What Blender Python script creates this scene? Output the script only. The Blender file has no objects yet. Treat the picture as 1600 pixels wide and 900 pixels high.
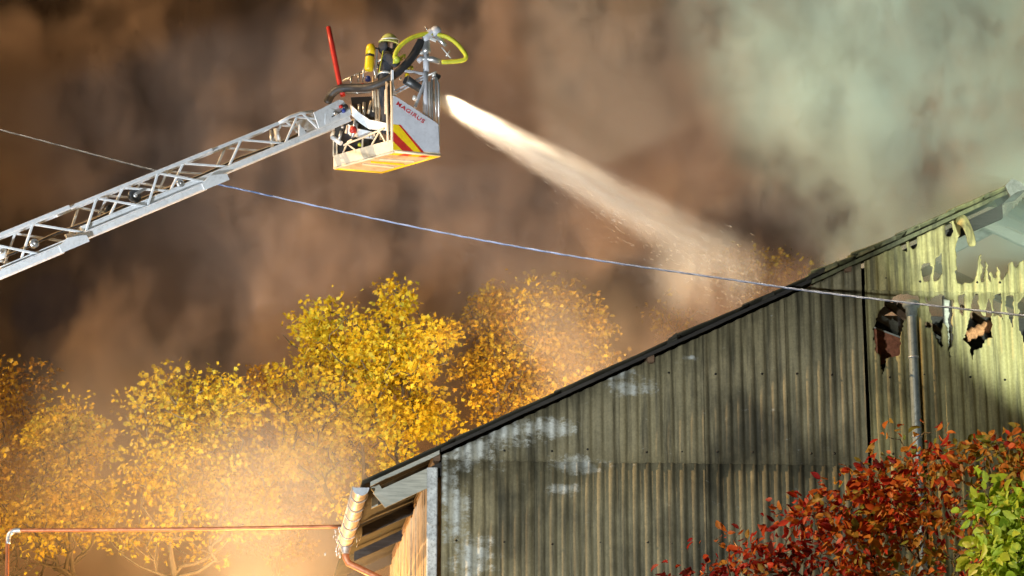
import bpy, bmesh, math, random
import numpy as np
from mathutils import Vector, Matrix, noise as mnoise

SC = bpy.context.scene
COL = SC.collection
R = math.radians
rng = random.Random(11)

# ------------------------------------------------------------------ camera
EYE = Vector((0.0, 0.0, 1.6))
PITCH = R(15.25)
LENS = 85.0
FPX = LENS / 36.0 * 1600.0
cam_d = bpy.data.cameras.new('camera')
cam = bpy.data.objects.new('camera', cam_d)
COL.objects.link(cam)
cam.location = EYE
cam.rotation_euler = (R(90) + PITCH, 0, 0)
cam_d.lens = LENS
cam_d.sensor_width = 36.0
cam_d.clip_start = 0.5
cam_d.clip_end = 3000.0
SC.camera = cam

# ------------------------------------------------------------------ world: a night sky
SUN_AZ, SUN_EL = R(9), R(30)          # the warm key light comes from the far side yard, high on a mast
world = bpy.data.worlds.new('World')
SC.world = world
world.use_nodes = True
wn = world.node_tree
for n in list(wn.nodes):
    wn.nodes.remove(n)
w_out = wn.nodes.new('ShaderNodeOutputWorld')
w_bg = wn.nodes.new('ShaderNodeBackground')
w_sky = wn.nodes.new('ShaderNodeTexSky')
w_sky.sky_type = 'NISHITA'
w_sky.sun_disc = False
w_sky.sun_elevation = SUN_EL
w_sky.sun_rotation = R(270) - SUN_AZ
w_bg.inputs['Strength'].default_value = 0.003
wn.links.new(w_sky.outputs[0], w_bg.inputs[0])
wn.links.new(w_bg.outputs[0], w_out.inputs[0])

# ------------------------------------------------------------------ sun (warm key)
sd = bpy.data.lights.new('sun', 'SUN')
sd.energy = 4.6
sd.angle = R(0.6)
sd.color = (1.0, 0.65, 0.31)
sun = bpy.data.objects.new('sun', sd)
COL.objects.link(sun)
to_sun = Vector((-math.cos(SUN_AZ) * math.cos(SUN_EL), -math.sin(SUN_AZ) * math.cos(SUN_EL), math.sin(SUN_EL)))
sun.rotation_euler = to_sun.to_track_quat('Z', 'Y').to_euler()
sun.location = (-20, 30, 20)

def spot(name, loc, target, watts, color, cone, blend=0.3, radius=0.25):
    d = bpy.data.lights.new(name, 'SPOT')
    d.energy = watts
    d.color = color
    d.spot_size = R(cone)
    d.spot_blend = blend
    d.shadow_soft_size = radius
    o = bpy.data.objects.new(name, d)
    COL.objects.link(o)
    o.location = loc
    o.rotation_euler = (Vector(target) - Vector(loc)).to_track_quat('-Z', 'Y').to_euler()
    return o

# the fire brigade's work lamps, the fire's glow and an added fill light
spot('flood_lamp_front', (-9, 6, 3.0), (-0.8, 35, 8.8), 27000, (0.92, 0.97, 0.97), 31, 0.8, 0.3)
spot('flood_lamp_cool', (-13, 26, 2.5), (-5.5, 38, 12.5), 23000, (0.84, 0.93, 1.0), 48, 0.7, 0.3)
def aim(az, el): return Vector((math.cos(R(az)) * math.cos(R(el)), math.sin(R(az)) * math.cos(R(el)), math.sin(R(el))))
GL = Vector((13, 10, 2.5))
spot('flood_lamp_green', GL, GL + aim(96.5, 23.5), 66000, (0.88, 1.0, 0.82), 20.5, 0.12, 0.25)
def glow(name, loc, watts, color, radius):
    d = bpy.data.lights.new(name, 'POINT')
    d.energy = watts; d.color = color; d.shadow_soft_size = radius
    o = bpy.data.objects.new(name, d); COL.objects.link(o); o.location = loc
    return o
glow('flood_lamp_amber', (-4.6, 41.8, 4.4), 3900, (1.0, 0.57, 0.20), 0.4)
glow('fire_glow', (4.0, 48.0, 7.0), 5500, (1.0, 0.62, 0.27), 0.8)
spot('bush_fill_lamp', (9.5, 7.0, 2.2), (3.9, 18.5, 4.2), 5600, (1.0, 0.97, 0.80), 26, 0.5, 0.2)  # unseen fill light added to brighten the bushes

# ------------------------------------------------------------------ exposure, render settings
SC.render.engine = 'CYCLES'
SC.view_settings.view_transform = 'Standard'
SC.view_settings.look = 'None'
SC.view_settings.exposure = 0.0
SC.view_settings.gamma = 1.0
SC.view_settings.use_curve_mapping = False
SC.cycles.use_denoising = True
SC.cycles.max_bounces = 6
SC.cycles.diffuse_bounces = 2
SC.cycles.glossy_bounces = 2
SC.cycles.transmission_bounces = 3
SC.cycles.volume_bounces = 1
SC.cycles.transparent_max_bounces = 8
SC.cycles.volume_step_rate = 1.0
SC.cycles.volume_max_steps = 64
SC.cycles.sample_clamp_indirect = 4.0
SC.cycles.use_adaptive_sampling = True
SC.cycles.adaptive_threshold = 0.03

# ------------------------------------------------------------------ helpers
CP, SP = math.cos(PITCH), math.sin(PITCH)

def ray(px, py):
    """direction through a point of the 1600 x 900 photograph"""
    x = (px - 800.0) / FPX
    y = (450.0 - py) / FPX
    return Vector((x, CP - y * SP, SP + y * CP))

def at(px, py, Y):
    """the point in the place at distance Y in front of the camera"""
    d = ray(px, py)
    return EYE + d * (Y / d.y)

def link(o, parent=None):
    COL.objects.link(o)
    if parent is not None:
        o.parent = parent
    return o

def tag(o, label=None, cat=None, group=None, kind=None):
    if label: o['label'] = label
    if cat: o['category'] = cat
    if group: o['group'] = group
    if kind: o['kind'] = kind
    return o

def empty(name, loc=(0, 0, 0)):
    o = bpy.data.objects.new(name, None)
    o.empty_display_size = 0.3
    o.location = loc
    return link(o)

def mesh_obj(name, verts, faces, mat, parent=None, smooth=False, attr=None):
    """one mesh object in world coordinates (the parent's own place is taken off)"""
    if parent is not None:
        p, off = parent, Vector((0, 0, 0))
        while p is not None:
            off += p.location
            p = p.parent
        verts = [(v[0] - off.x, v[1] - off.y, v[2] - off.z) for v in verts]
    used = sorted({q for f in faces for q in f})
    if len(used) < len(verts):
        rm = {a: i for i, a in enumerate(used)}
        verts = [verts[a] for a in used]; faces = [tuple(rm[q] for q in f) for f in faces]
    me = bpy.data.meshes.new(name)
    me.from_pydata([tuple(v) for v in verts], [], faces)
    if smooth:
        me.polygons.foreach_set('use_smooth', [True] * len(me.polygons))
    me.materials.append(mat)
    me.update()
    o = bpy.data.objects.new(name, me)
    return link(o, parent)

class MB:
    """collects shapes for ONE mesh object"""
    def __init__(self):
        self.v, self.f, self.sm = [], [], []
    def add(self, vs, fs, smooth=False):
        n = len(self.v)
        self.v += [tuple(v) for v in vs]
        self.f += [tuple(i + n for i in f) for f in fs]
        self.sm += [smooth] * len(fs)
        return self
    def box(self, c, ax, ay, az):
        c, ax, ay, az = Vector(c), Vector(ax), Vector(ay), Vector(az)
        vs = [c + ax * sx + ay * sy + az * sz for sz in (-.5, .5) for sy in (-.5, .5) for sx in (-.5, .5)]
        return self.add(vs, [(0, 2, 3, 1), (4, 5, 7, 6), (0, 1, 5, 4), (2, 6, 7, 3), (0, 4, 6, 2), (1, 3, 7, 5)])
    def bar(self, a, b, w, h, up=(0, 0, 1), ch=0.12):
        """a square bar with chamfered edges from a to b: w across, h along up"""
        a, b = Vector(a), Vector(b)
        d = (b - a).normalized()
        up = Vector(up)
        s = d.cross(up)
        if s.length < 1e-4:
            s = d.cross(Vector((1, 0, 0)))
        s.normalize()
        t = s.cross(d).normalized()
        c = min(w, h) * ch
        prof = [(-w/2+c, -h/2), (w/2-c, -h/2), (w/2, -h/2+c), (w/2, h/2-c), (w/2-c, h/2), (-w/2+c, h/2), (-w/2, h/2-c), (-w/2, -h/2+c)]
        vs = [p + s * x + t * y for p in (a, b) for x, y in prof]
        n = 8
        fs = [(i, (i + 1) % n, n + (i + 1) % n, n + i) for i in range(n)]
        fs += [tuple(range(n - 1, -1, -1)), tuple(range(n, 2 * n))]
        return self.add(vs, fs)
    def tube(self, pts, r, n=8, caps=True):
        pts = [Vector(p) for p in pts]
        rs = r if isinstance(r, (list, tuple)) else [r] * len(pts)
        d0 = (pts[1] - pts[0]).normalized()
        s = d0.cross(Vector((0, 0, 1)))
        if s.length < 1e-3:
            s = d0.cross(Vector((1, 0, 0)))
        s.normalize()
        vs, fs = [], []
        for i, p in enumerate(pts):
            if i == 0: d = pts[1] - pts[0]
            elif i == len(pts) - 1: d = pts[-1] - pts[-2]
            else: d = (pts[i + 1] - pts[i]).normalized() + (pts[i] - pts[i - 1]).normalized()
            d.normalize()
            s = (s - d * s.dot(d))
            if s.length < 1e-5: s = d.orthogonal()
            s.normalize()
            t = d.cross(s)
            for k in range(n):
                a = 2 * math.pi * k / n
                vs.append(p + (s * math.cos(a) + t * math.sin(a)) * rs[i])
        for i in range(len(pts) - 1):
            for k in range(n):
                fs.append((i * n + k, i * n + (k + 1) % n, (i + 1) * n + (k + 1) % n, (i + 1) * n + k))
        self.add(vs, fs, True)
        if caps:
            m = len(self.v) - len(vs)
            self.f += [tuple(m + k for k in range(n - 1, -1, -1)), tuple(m + (len(pts) - 1) * n + k for k in range(n))]
            self.sm += [False, False]
        return self
    def lathe(self, base, axis, prof, n=16):
        """prof: (distance along axis, radius)"""
        base, axis = Vector(base), Vector(axis).normalized()
        s = axis.orthogonal().normalized(); t = axis.cross(s)
        vs, fs = [], []
        for h, r in prof:
            for k in range(n):
                a = 2 * math.pi * k / n
                vs.append(base + axis * h + (s * math.cos(a) + t * math.sin(a)) * max(r, 1e-4))
        for i in range(len(prof) - 1):
            for k in range(n):
                fs.append((i * n + k, i * n + (k + 1) % n, (i + 1) * n + (k + 1) % n, (i + 1) * n + k))
        fs.append(tuple(range(n - 1, -1, -1)))
        fs.append(tuple((len(prof) - 1) * n + k for k in range(n)))
        return self.add(vs, fs, True)
    def plate(self, poly, thick):
        """a flat polygon given thickness along -thick vector"""
        n = len(poly)
        poly = [Vector(p) for p in poly]
        th = Vector(thick)
        vs = poly + [p + th for p in poly]
        fs = [tuple(range(n)), tuple(range(2 * n - 1, n - 1, -1))]
        fs += [(i, n + i, n + (i + 1) % n, (i + 1) % n) for i in range(n)]
        return self.add(vs, fs)
    def build(self, name, mat, parent=None):
        o = mesh_obj(name, self.v, self.f, mat, parent)
        o.data.polygons.foreach_set('use_smooth', self.sm)
        return o

# ------------------------------------------------------------------ materials
def new_mat(name):
    m = bpy.data.materials.new(name)
    m.use_nodes = True
    nt = m.node_tree
    b = nt.nodes['Principled BSDF']
    return m, nt, b

def N(nt, t, **kw):
    n = nt.nodes.new(t)
    for k, v in kw.items():
        if k in n.inputs: n.inputs[k].default_value = v
        else: setattr(n, k, v)
    return n

def ramp(nt, fac, stops):
    n = nt.nodes.new('ShaderNodeValToRGB')
    e = n.color_ramp.elements
    while len(e) < len(stops): e.new(0.5)
    for i, (p, c) in enumerate(stops):
        e[i].position = p
        e[i].color = (*c, 1) if len(c) == 3 else c
    nt.links.new(fac, n.inputs[0])
    return n

def mixc(nt, fac, a, b, mode='MIX'):
    n = nt.nodes.new('ShaderNodeMix')
    n.data_type = 'RGBA'; n.blend_type = mode
    for sock, v in ((n.inputs[0], fac), (n.inputs[6], a), (n.inputs[7], b)):
        if hasattr(v, 'is_linked'): nt.links.new(v, sock)
        elif isinstance(v, (int, float)): sock.default_value = v
        else: sock.default_value = (*v, 1)
    return n.outputs[2]

def math_n(nt, op, a, b=None, c=None, clamp=False):
    n = nt.nodes.new('ShaderNodeMath')
    n.operation = op; n.use_clamp = clamp
    for i, v in enumerate((a, b, c)):
        if v is None: continue
        if hasattr(v, 'is_linked'): nt.links.new(v, n.inputs[i])
        else: n.inputs[i].default_value = v
    return n.outputs[0]

def noise_tex(nt, vec, scale, detail=4, rough=0.6, vscale=None, loc=None):
    if vscale is not None or loc is not None:
        mp = nt.nodes.new('ShaderNodeMapping')
        if vscale is not None: mp.inputs['Scale'].default_value = vscale
        if loc is not None: mp.inputs['Location'].default_value = loc
        nt.links.new(vec, mp.inputs[0]); vec = mp.outputs[0]
    n = nt.nodes.new('ShaderNodeTexNoise')
    n.inputs['Scale'].default_value = scale
    n.inputs['Detail'].default_value = detail
    n.inputs['Roughness'].default_value = rough
    nt.links.new(vec, n.inputs['Vector'])
    return n.outputs['Fac']

def worn(name, col, rough=0.45, metal=0.0, var=0.18, scale=9.0, dirt=(0.05, 0.04, 0.03), dirt_amt=0.35, bump=0.15):
    """paint, rubber or metal with blotches, dirt and fine relief"""
    m, nt, b = new_mat(name)
    pos = N(nt, 'ShaderNodeNewGeometry').outputs['Position']
    n1 = noise_tex(nt, pos, scale, 5, 0.65)
    n2 = noise_tex(nt, pos, scale * 3.3, 4, 0.7)
    lo = tuple(c * (1 - var) for c in col); hi = tuple(min(1, c * (1 + var)) for c in col)
    c1 = ramp(nt, n1, [(0.35, lo), (0.65, hi)]).outputs[0]
    f = math_n(nt, 'MULTIPLY', ramp(nt, n2, [(0.5, (0, 0, 0)), (0.72, (1, 1, 1))]).outputs[0], dirt_amt)
    nt.links.new(mixc(nt, f, c1, dirt), b.inputs['Base Color'])
    nt.links.new(ramp(nt, n2, [(0.3, (rough * .8,) * 3), (0.7, (min(1, rough * 1.25),) * 3)]).outputs[0], b.inputs['Roughness'])
    b.inputs['Metallic'].default_value = metal
    bp = N(nt, 'ShaderNodeBump', Strength=bump, Distance=0.01)
    nt.links.new(n2, bp.inputs['Height']); nt.links.new(bp.outputs[0], b.inputs['Normal'])
    return m
# ------------------------------------------------------------------ ground
m_ground, nt, b = new_mat('ground_grass_soil')
pos = N(nt, 'ShaderNodeNewGeometry').outputs['Position']
g1 = noise_tex(nt, pos, 0.35, 6, 0.7)
nt.links.new(ramp(nt, g1, [(0.35, (0.035, 0.05, 0.015)), (0.6, (0.09, 0.07, 0.04))]).outputs[0], b.inputs['Base Color'])
b.inputs['Roughness'].default_value = 0.95
gr = mesh_obj('ground', [(-800, -300, 0), (800, -300, 0), (800, 1500, 0), (-800, 1500, 0)], [(0, 1, 2, 3)], m_ground)
tag(gr, kind='structure')

# ------------------------------------------------------------------ the barn
TH_W, TH_A = R(3.6), R(6.5)
WD = Vector((math.cos(TH_W), math.sin(TH_W), 0))       # along the gable wall
AD = Vector((-math.sin(TH_A), math.cos(TH_A), 0))      # along the long side, away
WN = Vector((WD.y, -WD.x, 0))                          # out of the gable, towards the yard
C0 = at(676, 760, 34.6)                                # the left corner
C0 = Vector((C0.x, C0.y, 0))
UPZ = Vector((0, 0, 1))

def BW(u, d, z):
    """barn point: u along the gable, d behind the gable plane (along the long side), z up"""
    return C0 + WD * u + AD * d + UPZ * z

def wall_uz(px, py, d=0.0):
    """where the sight line through the photograph meets the gable plane set back by d"""
    r = ray(px, py)
    o = C0 + AD * d
    t = (o - EYE).dot(WN) / r.dot(WN)
    p = EYE + r * t - o
    return p.dot(WD), EYE.z + r.z * t

VERGE = -0.16                                          # the roof edge stands this far out of the wall
u1, z1 = wall_uz(566, 754, VERGE)
u2, z2 = wall_uz(1583, 288, VERGE)
SLOPE = (z2 - z1) / (u2 - u1)
UR, ZR = u2, z2
UE, ZE = u1, z1
DEPTH = 10.0
def roof_z(u):
    return ZR - abs(u - UR) * SLOPE
UWR = 2 * UR                                            # the right corner, mirrored
SEAM1 = wall_uz(950, 723)[1]
SEAM2 = wall_uz(1425, 456)[1]

# -- materials of the barn
PALE_SPOTS = []
for (x, y, rx, ry) in ((735, 700, 60, 40), (800, 672, 70, 26), (860, 668, 54, 20), (985, 606, 50, 18), (700, 760, 22, 60), (712, 800, 26, 60), (740, 870, 40, 50), (900, 728, 60, 18), (960, 583, 40, 16), (880, 765, 30, 12), (1080, 560, 14, 5)):
    u_, z_ = wall_uz(x, y)
    PALE_SPOTS.append((BW(u_, 0, z_), rx / 104.0, ry / 104.0))
def sheet_material(name, base_a, base_b, white_amt, warm=0.0):
    m, nt, b = new_mat(name)
    geo = N(nt, 'ShaderNodeNewGeometry')
    pos = geo.outputs['Position']
    oi = N(nt, 'ShaderNodeObjectInfo').outputs['Random']
    n1 = noise_tex(nt, pos, 1.3, 6, 0.65)
    streak = noise_tex(nt, pos, 1.0, 5, 0.65, (9.0, 9.0, 0.55))
    fine = noise_tex(nt, pos, 28, 4, 0.7)
    c = ramp(nt, n1, [(0.3, base_a), (0.7, base_b)]).outputs[0]
    # each sheet weathered a little differently
    tint = ramp(nt, oi, [(0.0, (0.72, 0.74, 0.74)), (0.5, (0.95, 0.96, 0.9)), (1.0, (1.12, 1.08, 0.98))]).outputs[0]
    c = mixc(nt, 1.0, c, tint, 'MULTIPLY')
    # run-off streaks of soot and algae
    f = ramp(nt, streak, [(0.46, (0, 0, 0)), (0.66, (1, 1, 1))]).outputs[0]
    c = mixc(nt, math_n(nt, 'MULTIPLY', f, 0.75), c, (0.045, 0.044, 0.03))
    big = noise_tex(nt, pos, 0.5, 5, 0.62, (1.3, 1.3, 1.0), (7.3, 0, 2.2))  # broad soot blotches that also paint in the wall's dappled shade
    f2 = ramp(nt, big, [(0.47, (0, 0, 0)), (0.68, (1, 1, 1))]).outputs[0]
    c = mixc(nt, math_n(nt, 'MULTIPLY', f2, 0.82), c, (0.03, 0.03, 0.022))
    # pale patches broken into short level dashes
    w1 = noise_tex(nt, pos, 1.0, 6, 0.78, (4.6, 4.6, 9.0))
    msk = None
    for (p_, rx_, rz_) in (PALE_SPOTS if white_amt > .5 else PALE_SPOTS[-1:]):
        va = nt.nodes.new('ShaderNodeVectorMath'); va.operation = 'SUBTRACT'
        nt.links.new(pos, va.inputs[0]); va.inputs[1].default_value = p_
        vb = nt.nodes.new('ShaderNodeVectorMath'); vb.operation = 'MULTIPLY'
        nt.links.new(va.outputs[0], vb.inputs[0]); vb.inputs[1].default_value = (1 / rx_, 0.3, 1 / rz_)
        vl = nt.nodes.new('ShaderNodeVectorMath'); vl.operation = 'LENGTH'; nt.links.new(vb.outputs[0], vl.inputs[0])
        k_ = math_n(nt, 'SUBTRACT', 1.25, vl.outputs['Value'], clamp=True)
        msk = k_ if msk is None else math_n(nt, 'MAXIMUM', msk, k_)
    wf = math_n(nt, 'ADD', math_n(nt, 'MULTIPLY', w1, 1.1), math_n(nt, 'MULTIPLY', msk, 0.34))
    wf = ramp(nt, wf, [(0.69, (0, 0, 0)), (0.90, (1, 1, 1))]).outputs[0]
    dp = nt.nodes.new('ShaderNodeVectorMath'); dp.operation = 'DOT_PRODUCT'
    sb_ = nt.nodes.new('ShaderNodeVectorMath'); sb_.operation = 'SUBTRACT'
    nt.links.new(pos, sb_.inputs[0]); sb_.inputs[1].default_value = C0
    nt.links.new(sb_.outputs[0], dp.inputs[0]); dp.inputs[1].default_value = WD
    cr = math_n(nt, 'COSINE', math_n(nt, 'MULTIPLY', dp.outputs['Value'], 2 * math.pi / 0.1736))
    cr = math_n(nt, 'MULTIPLY_ADD', cr, 0.32, 0.68)
    wf = math_n(nt, 'MULTIPLY', wf, cr)
    c = mixc(nt, math_n(nt, 'MULTIPLY', wf, white_amt), c, (0.62, 0.66, 0.64))
    # fine speckle
    sp = ramp(nt, fine, [(0.3, (0.78, 0.78, 0.78)), (0.7, (1.15, 1.15, 1.15))]).outputs[0]
    c = mixc(nt, 1.0, c, sp, 'MULTIPLY')
    nt.links.new(c, b.inputs['Base Color'])
    b.inputs['Roughness'].default_value = 0.72
    b.inputs['Specular IOR Level'].default_value = 0.35
    bp = N(nt, 'ShaderNodeBump', Strength=0.35, Distance=0.006)
    nt.links.new(fine, bp.inputs['Height']); nt.links.new(bp.outputs[0], b.inputs['Normal'])
    return m
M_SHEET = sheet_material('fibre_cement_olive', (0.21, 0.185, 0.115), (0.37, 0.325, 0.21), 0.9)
M_SHEET_LIT = sheet_material('fibre_cement_lit', (0.44, 0.385, 0.18), (0.60, 0.53, 0.27), 0.2)  # lit copy of the olive sheets, lamplight put into the colour

def timber(name, a, b_, rough=0.8):
    m, nt, b = new_mat(name)
    pos = N(nt, 'ShaderNodeNewGeometry').outputs['Position']
    g = noise_tex(nt, pos, 3.0, 6, 0.7, (1.2, 1.2, 14))
    nt.links.new(ramp(nt, g, [(0.3, a), (0.7, b_)]).outputs[0], b.inputs['Base Color'])
    b.inputs['Roughness'].default_value = rough
    bp = N(nt, 'ShaderNodeBump', Strength=0.5, Distance=0.008)
    nt.links.new(g, bp.inputs['Height']); nt.links.new(bp.outputs[0], b.inputs['Normal'])
    return m
M_TIMBER_GREY = timber('timber_weathered', (0.30, 0.31, 0.27), (0.55, 0.55, 0.48))
M_TIMBER_BROWN = timber('timber_brown', (0.10, 0.06, 0.035), (0.24, 0.15, 0.09))
M_TIMBER_CHAR = timber('timber_charred', (0.012, 0.011, 0.010), (0.05, 0.045, 0.04))
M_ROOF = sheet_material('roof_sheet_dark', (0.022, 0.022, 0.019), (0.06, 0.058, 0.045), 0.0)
M_ROOF_LIT = sheet_material('roof_sheet_lit', (0.14, 0.15, 0.075), (0.26, 0.25, 0.14), 0.1)  # roof edge in the beam: lamplight painted into the sheet colour
M_ZINC = worn('zinc', (0.55, 0.60, 0.66), 0.38, 0.6, 0.15, 6)
M_GUTTER = worn('gutter_old_zinc', (0.46, 0.40, 0.34), 0.5, 0.3, 0.3, 5, (0.12, 0.07, 0.04), 0.6)
M_COPPER = worn('pipe_reddish', (0.42, 0.16, 0.07), 0.45, 0.25, 0.25, 5, (0.14, 0.06, 0.03), 0.5)
M_PIPEGREY = worn('pipe_grey', (0.26, 0.31, 0.31), 0.4, 0.2, 0.2, 4, (0.05, 0.06, 0.05), 0.5)
M_PLASTER = worn('side_wall_boards', (0.50, 0.36, 0.22), 0.85, 0.0, 0.25, 3, (0.20, 0.12, 0.07), 0.4, 0.3)
M_WHITE_TRIM = worn('corner_trim_white', (0.60, 0.63, 0.64), 0.6, 0.0, 0.25, 7, (0.10, 0.10, 0.09), 0.75)
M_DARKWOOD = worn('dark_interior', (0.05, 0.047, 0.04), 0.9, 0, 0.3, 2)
M_BRICK = worn('brick_red', (0.33, 0.12, 0.06), 0.85, 0, 0.35, 14, (0.12, 0.06, 0.04), 0.4, 0.5)
M_INSUL = worn('scorched_insulation', (0.50, 0.24, 0.11), 0.9, 0, 0.4, 22, (0.10, 0.05, 0.03), 0.7, 1.0)
M_CHARGREY = worn('ash_grey_steel', (0.20, 0.21, 0.20), .7, .1, .35, 5, (.05, .05, .045), .7, .4)
M_BOLT = worn('bolt_head', (0.02, 0.02, 0.02), 0.5, 0.5)

barn = empty('barn', C0)
tag(barn, 'weathered corrugated barn with a burnt open ridge and torn gable sheets', 'barn')

# -- corrugated sheets of the gable
PITCH_W = 0.1736
AMP = 0.025
def profile(u):
    c = math.cos(2 * math.pi * u / PITCH_W)
    return AMP * (1 - abs((1 - c) / 2) ** 1.6) * 2 - AMP     # narrow valleys, broad crests

col_px = [690, 699 + 0, 831, 963, 1095, 1225, 1355, 1490]
edges = [wall_uz(x, 600)[0] for x in (691, 831, 963, 1095, 1225, 1354, 1490)]
cw = edges[2] - edges[1]
while edges[-1] < UWR - 0.1:
    edges.append(min(edges[-1] + cw, UWR))

HOLES = []      # torn openings, in gable coordinates
def hole(*pts):
    HOLES.append([wall_uz(x, y) for x, y in pts])
hole((1501, 328), (1504, 352), (1499, 366), (1497, 374), (1493, 388), (1494, 410), (1493, 436), (1497, 444), (1508, 443), (1521, 441), (1527, 418), (1532, 391), (1535, 424), (1531, 443),
     (1536, 440), (1538, 404), (1543, 442), (1547, 440), (1545, 428), (1549, 424), (1553, 440), (1556, 414), (1562, 441), (1568, 437), (1573, 416), (1580, 410), (1586, 418), (1590, 411), (1601, 408),
     (1612, 420), (1622, 396), (1640, 430), (1660, 410), (1672, 360), (1664, 332), (1640, 330), (1600, 280), (1560, 280))
hole((1438, 418), (1443, 411), (1452, 411), (1456, 420), (1455, 428), (1450, 438), (1444, 439), (1439, 432))
hole((1457, 437), (1461, 415), (1465, 402), (1469, 396), (1471, 404), (1470, 430), (1466, 439), (1459, 440))
hole((1420, 374), (1426, 368), (1432, 371), (1433, 386), (1426, 390), (1422, 384))
hole((1404, 352), (1414, 350), (1416, 392), (1407, 392))
hole((1364, 520), (1371, 492), (1384, 472), (1401, 462), (1411, 459), (1433, 461), (1434, 474), (1416, 482), (1411, 508), (1406, 530), (1404, 556), (1384, 560), (1380, 586), (1374, 556), (1366, 548))
hole((1445, 458), (1452, 472), (1462, 462), (1470, 460), (1478, 468), (1486, 470), (1487, 534), (1483, 560), (1479, 514), (1473, 502), (1470, 522), (1472, 547), (1463, 533), (1457, 512), (1444, 512), (1443, 507), (1449, 502), (1456, 505))
hole((1511, 513), (1518, 486), (1521, 461), (1528, 461), (1530, 488), (1538, 496), (1543, 466), (1549, 474), (1548, 505), (1550, 528), (1540, 530), (1535, 545), (1522, 547), (1520, 568), (1515, 541), (1507, 530))
hole((1552, 461), (1563, 461), (1564, 480), (1567, 502), (1560, 492), (1553, 496))
hole((1573, 461), (1583, 461), (1584, 486), (1581, 512), (1577, 500), (1574, 482))
hole((1497, 462), (1506, 460), (1507, 478), (1503, 496), (1500, 486))
hole((1476, 352), (1484, 346), (1487, 362), (1481, 372), (1477, 366))
hole((1590, 470), (1602, 462), (1606, 500), (1603, 545), (1595, 524))
hole((1644, 470), (1660, 466), (1668, 520), (1652, 545), (1640, 510))

def in_poly(x, y, poly):
    c = False
    j = len(poly) - 1
    for i in range(len(poly)):
        xi, yi = poly[i]; xj, yj = poly[j]
        if (yi > y) != (yj > y) and x < (xj - xi) * (y - yi) / (yj - yi) + xi:
            c = not c
        j = i
    return c

def jag(u, z, k=0.03):
    v = mnoise.noise_vector(Vector((u * 8, 3.1, z * 8))); w = mnoise.noise_vector(Vector((u * 27, 1.7, z * 27)))
    return u + v.x * k + w.x * .022, z + v.z * k + w.z * .022

def sheet(ua, ub, za, zb_fn, out, mat, tilt=0.0, torn=False, label=None):
    """one corrugated sheet; out = how far it sits in front of the wall plane"""
    steps = max(4, int(round((ub - ua) / (PITCH_W / 10))))
    us = [ua + (ub - ua) * i / steps for i in range(steps + 1)]
    vs, fs = [], []
    if not torn:
        rows = [0.0, 0.34, 0.67, 1.0]
        for i, u in enumerate(us):
            zb = zb_fn(u)
            for t in rows:
                z = za + (zb - za) * t
                if t == 0.0: z += 0.008 * mnoise.noise(Vector((u * 14, 0.3, za)))
                off = -(out + profile(u) + tilt * (u - ua) + 0.014 * mnoise.noise(Vector((u * 1.5, z * 1.1, za))))
                vs.append(BW(u, 0, z) - WN * off)
        n = len(rows)
        for i in range(steps):
            for k in range(n - 1):
                a = i * n + k
                if zb_fn(us[i]) - za < 0.03 or zb_fn(us[i + 1]) - za < 0.03: continue
                fs.append((a, a + n, a + n + 1, a + 1))
    else:
        zt = max(zb_fn(ua), zb_fn(ub), zb_fn(min(max(UR, ua), ub)))
        nz = max(4, int((zt - za) / 0.02))
        idx = {}
        def vid(i, k):
            if (i, k) not in idx:
                u = us[i]; z = min(za + (zt - za) * k / nz, zb_fn(u))
                off = -(out + profile(u) + tilt * (u - ua) + 0.02 * mnoise.noise(Vector((u * 1.6, z * 1.3, za))))
                idx[(i, k)] = len(vs)
                vs.append(BW(u, 0, z) - WN * off)
            return idx[(i, k)]
        for i in range(steps):
            for k in range(nz):
                uc = (us[i] + us[i + 1]) / 2; zc = za + (zt - za) * (k + .5) / nz
                if zc > zb_fn(uc): continue
                uj, zj = jag(uc, zc)
                if any(in_poly(uj, zj, h) for h in HOLES): continue
                fs.append((vid(i, k), vid(i + 1, k), vid(i + 1, k + 1), vid(i, k + 1)))
        # drop lone crumbs, soften the broken edge
        par = list(range(len(vs)))
        def find(a):
            while par[a] != a:
                par[a] = par[par[a]]; a = par[a]
            return a
        for f in fs:
            for q in f[1:]: par[find(q)] = find(f[0])
        cnt = {}
        for f in fs: cnt[find(f[0])] = cnt.get(find(f[0]), 0) + 1
        fs = [f for f in fs if cnt[find(f[0])] > 60]
        if not fs: return None
        ec = {}
        for f in fs:
            for q in range(4):
                e = tuple(sorted((f[q], f[(q + 1) % 4]))); ec[e] = ec.get(e, 0) + 1
        nb = {}
        for (a, b2), c in ec.items():
            if c == 1:
                nb.setdefault(a, []).append(b2); nb.setdefault(b2, []).append(a)
        for _ in range(1):
            new = {a: (vs[a] * 0.5 + (vs[l[0]] + vs[l[1]]) * 0.25) for a, l in nb.items() if len(l) == 2}
            for a, p in new.items(): vs[a] = p
        groups_ = {}
        for f in fs: groups_.setdefault(find(f[0]), []).append(f)
        res = None
        for gi, gf in enumerate(sorted(groups_.values(), key=len, reverse=True)):
            used = sorted({q for f in gf for q in f}); rm = {a: i for i, a in enumerate(used)}
            o = mesh_obj('sheet' if gi == 0 else 'sheet_fragment', [vs[a] for a in used], [tuple(rm[q] for q in f) for f in gf], mat, barn, smooth=True)
            so = o.modifiers.new('thickness', 'SOLIDIFY'); so.thickness = 0.008; so.offset = -1
            if label and gi == 0: o['label'] = label
            res = o
        return res
    if not fs: return None
    o = mesh_obj('sheet', vs, fs, mat, barn, smooth=True)
    so = o.modifiers.new('thickness', 'SOLIDIFY'); so.thickness = 0.008; so.offset = -1
    if label: o['label'] = label
    return o

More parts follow.
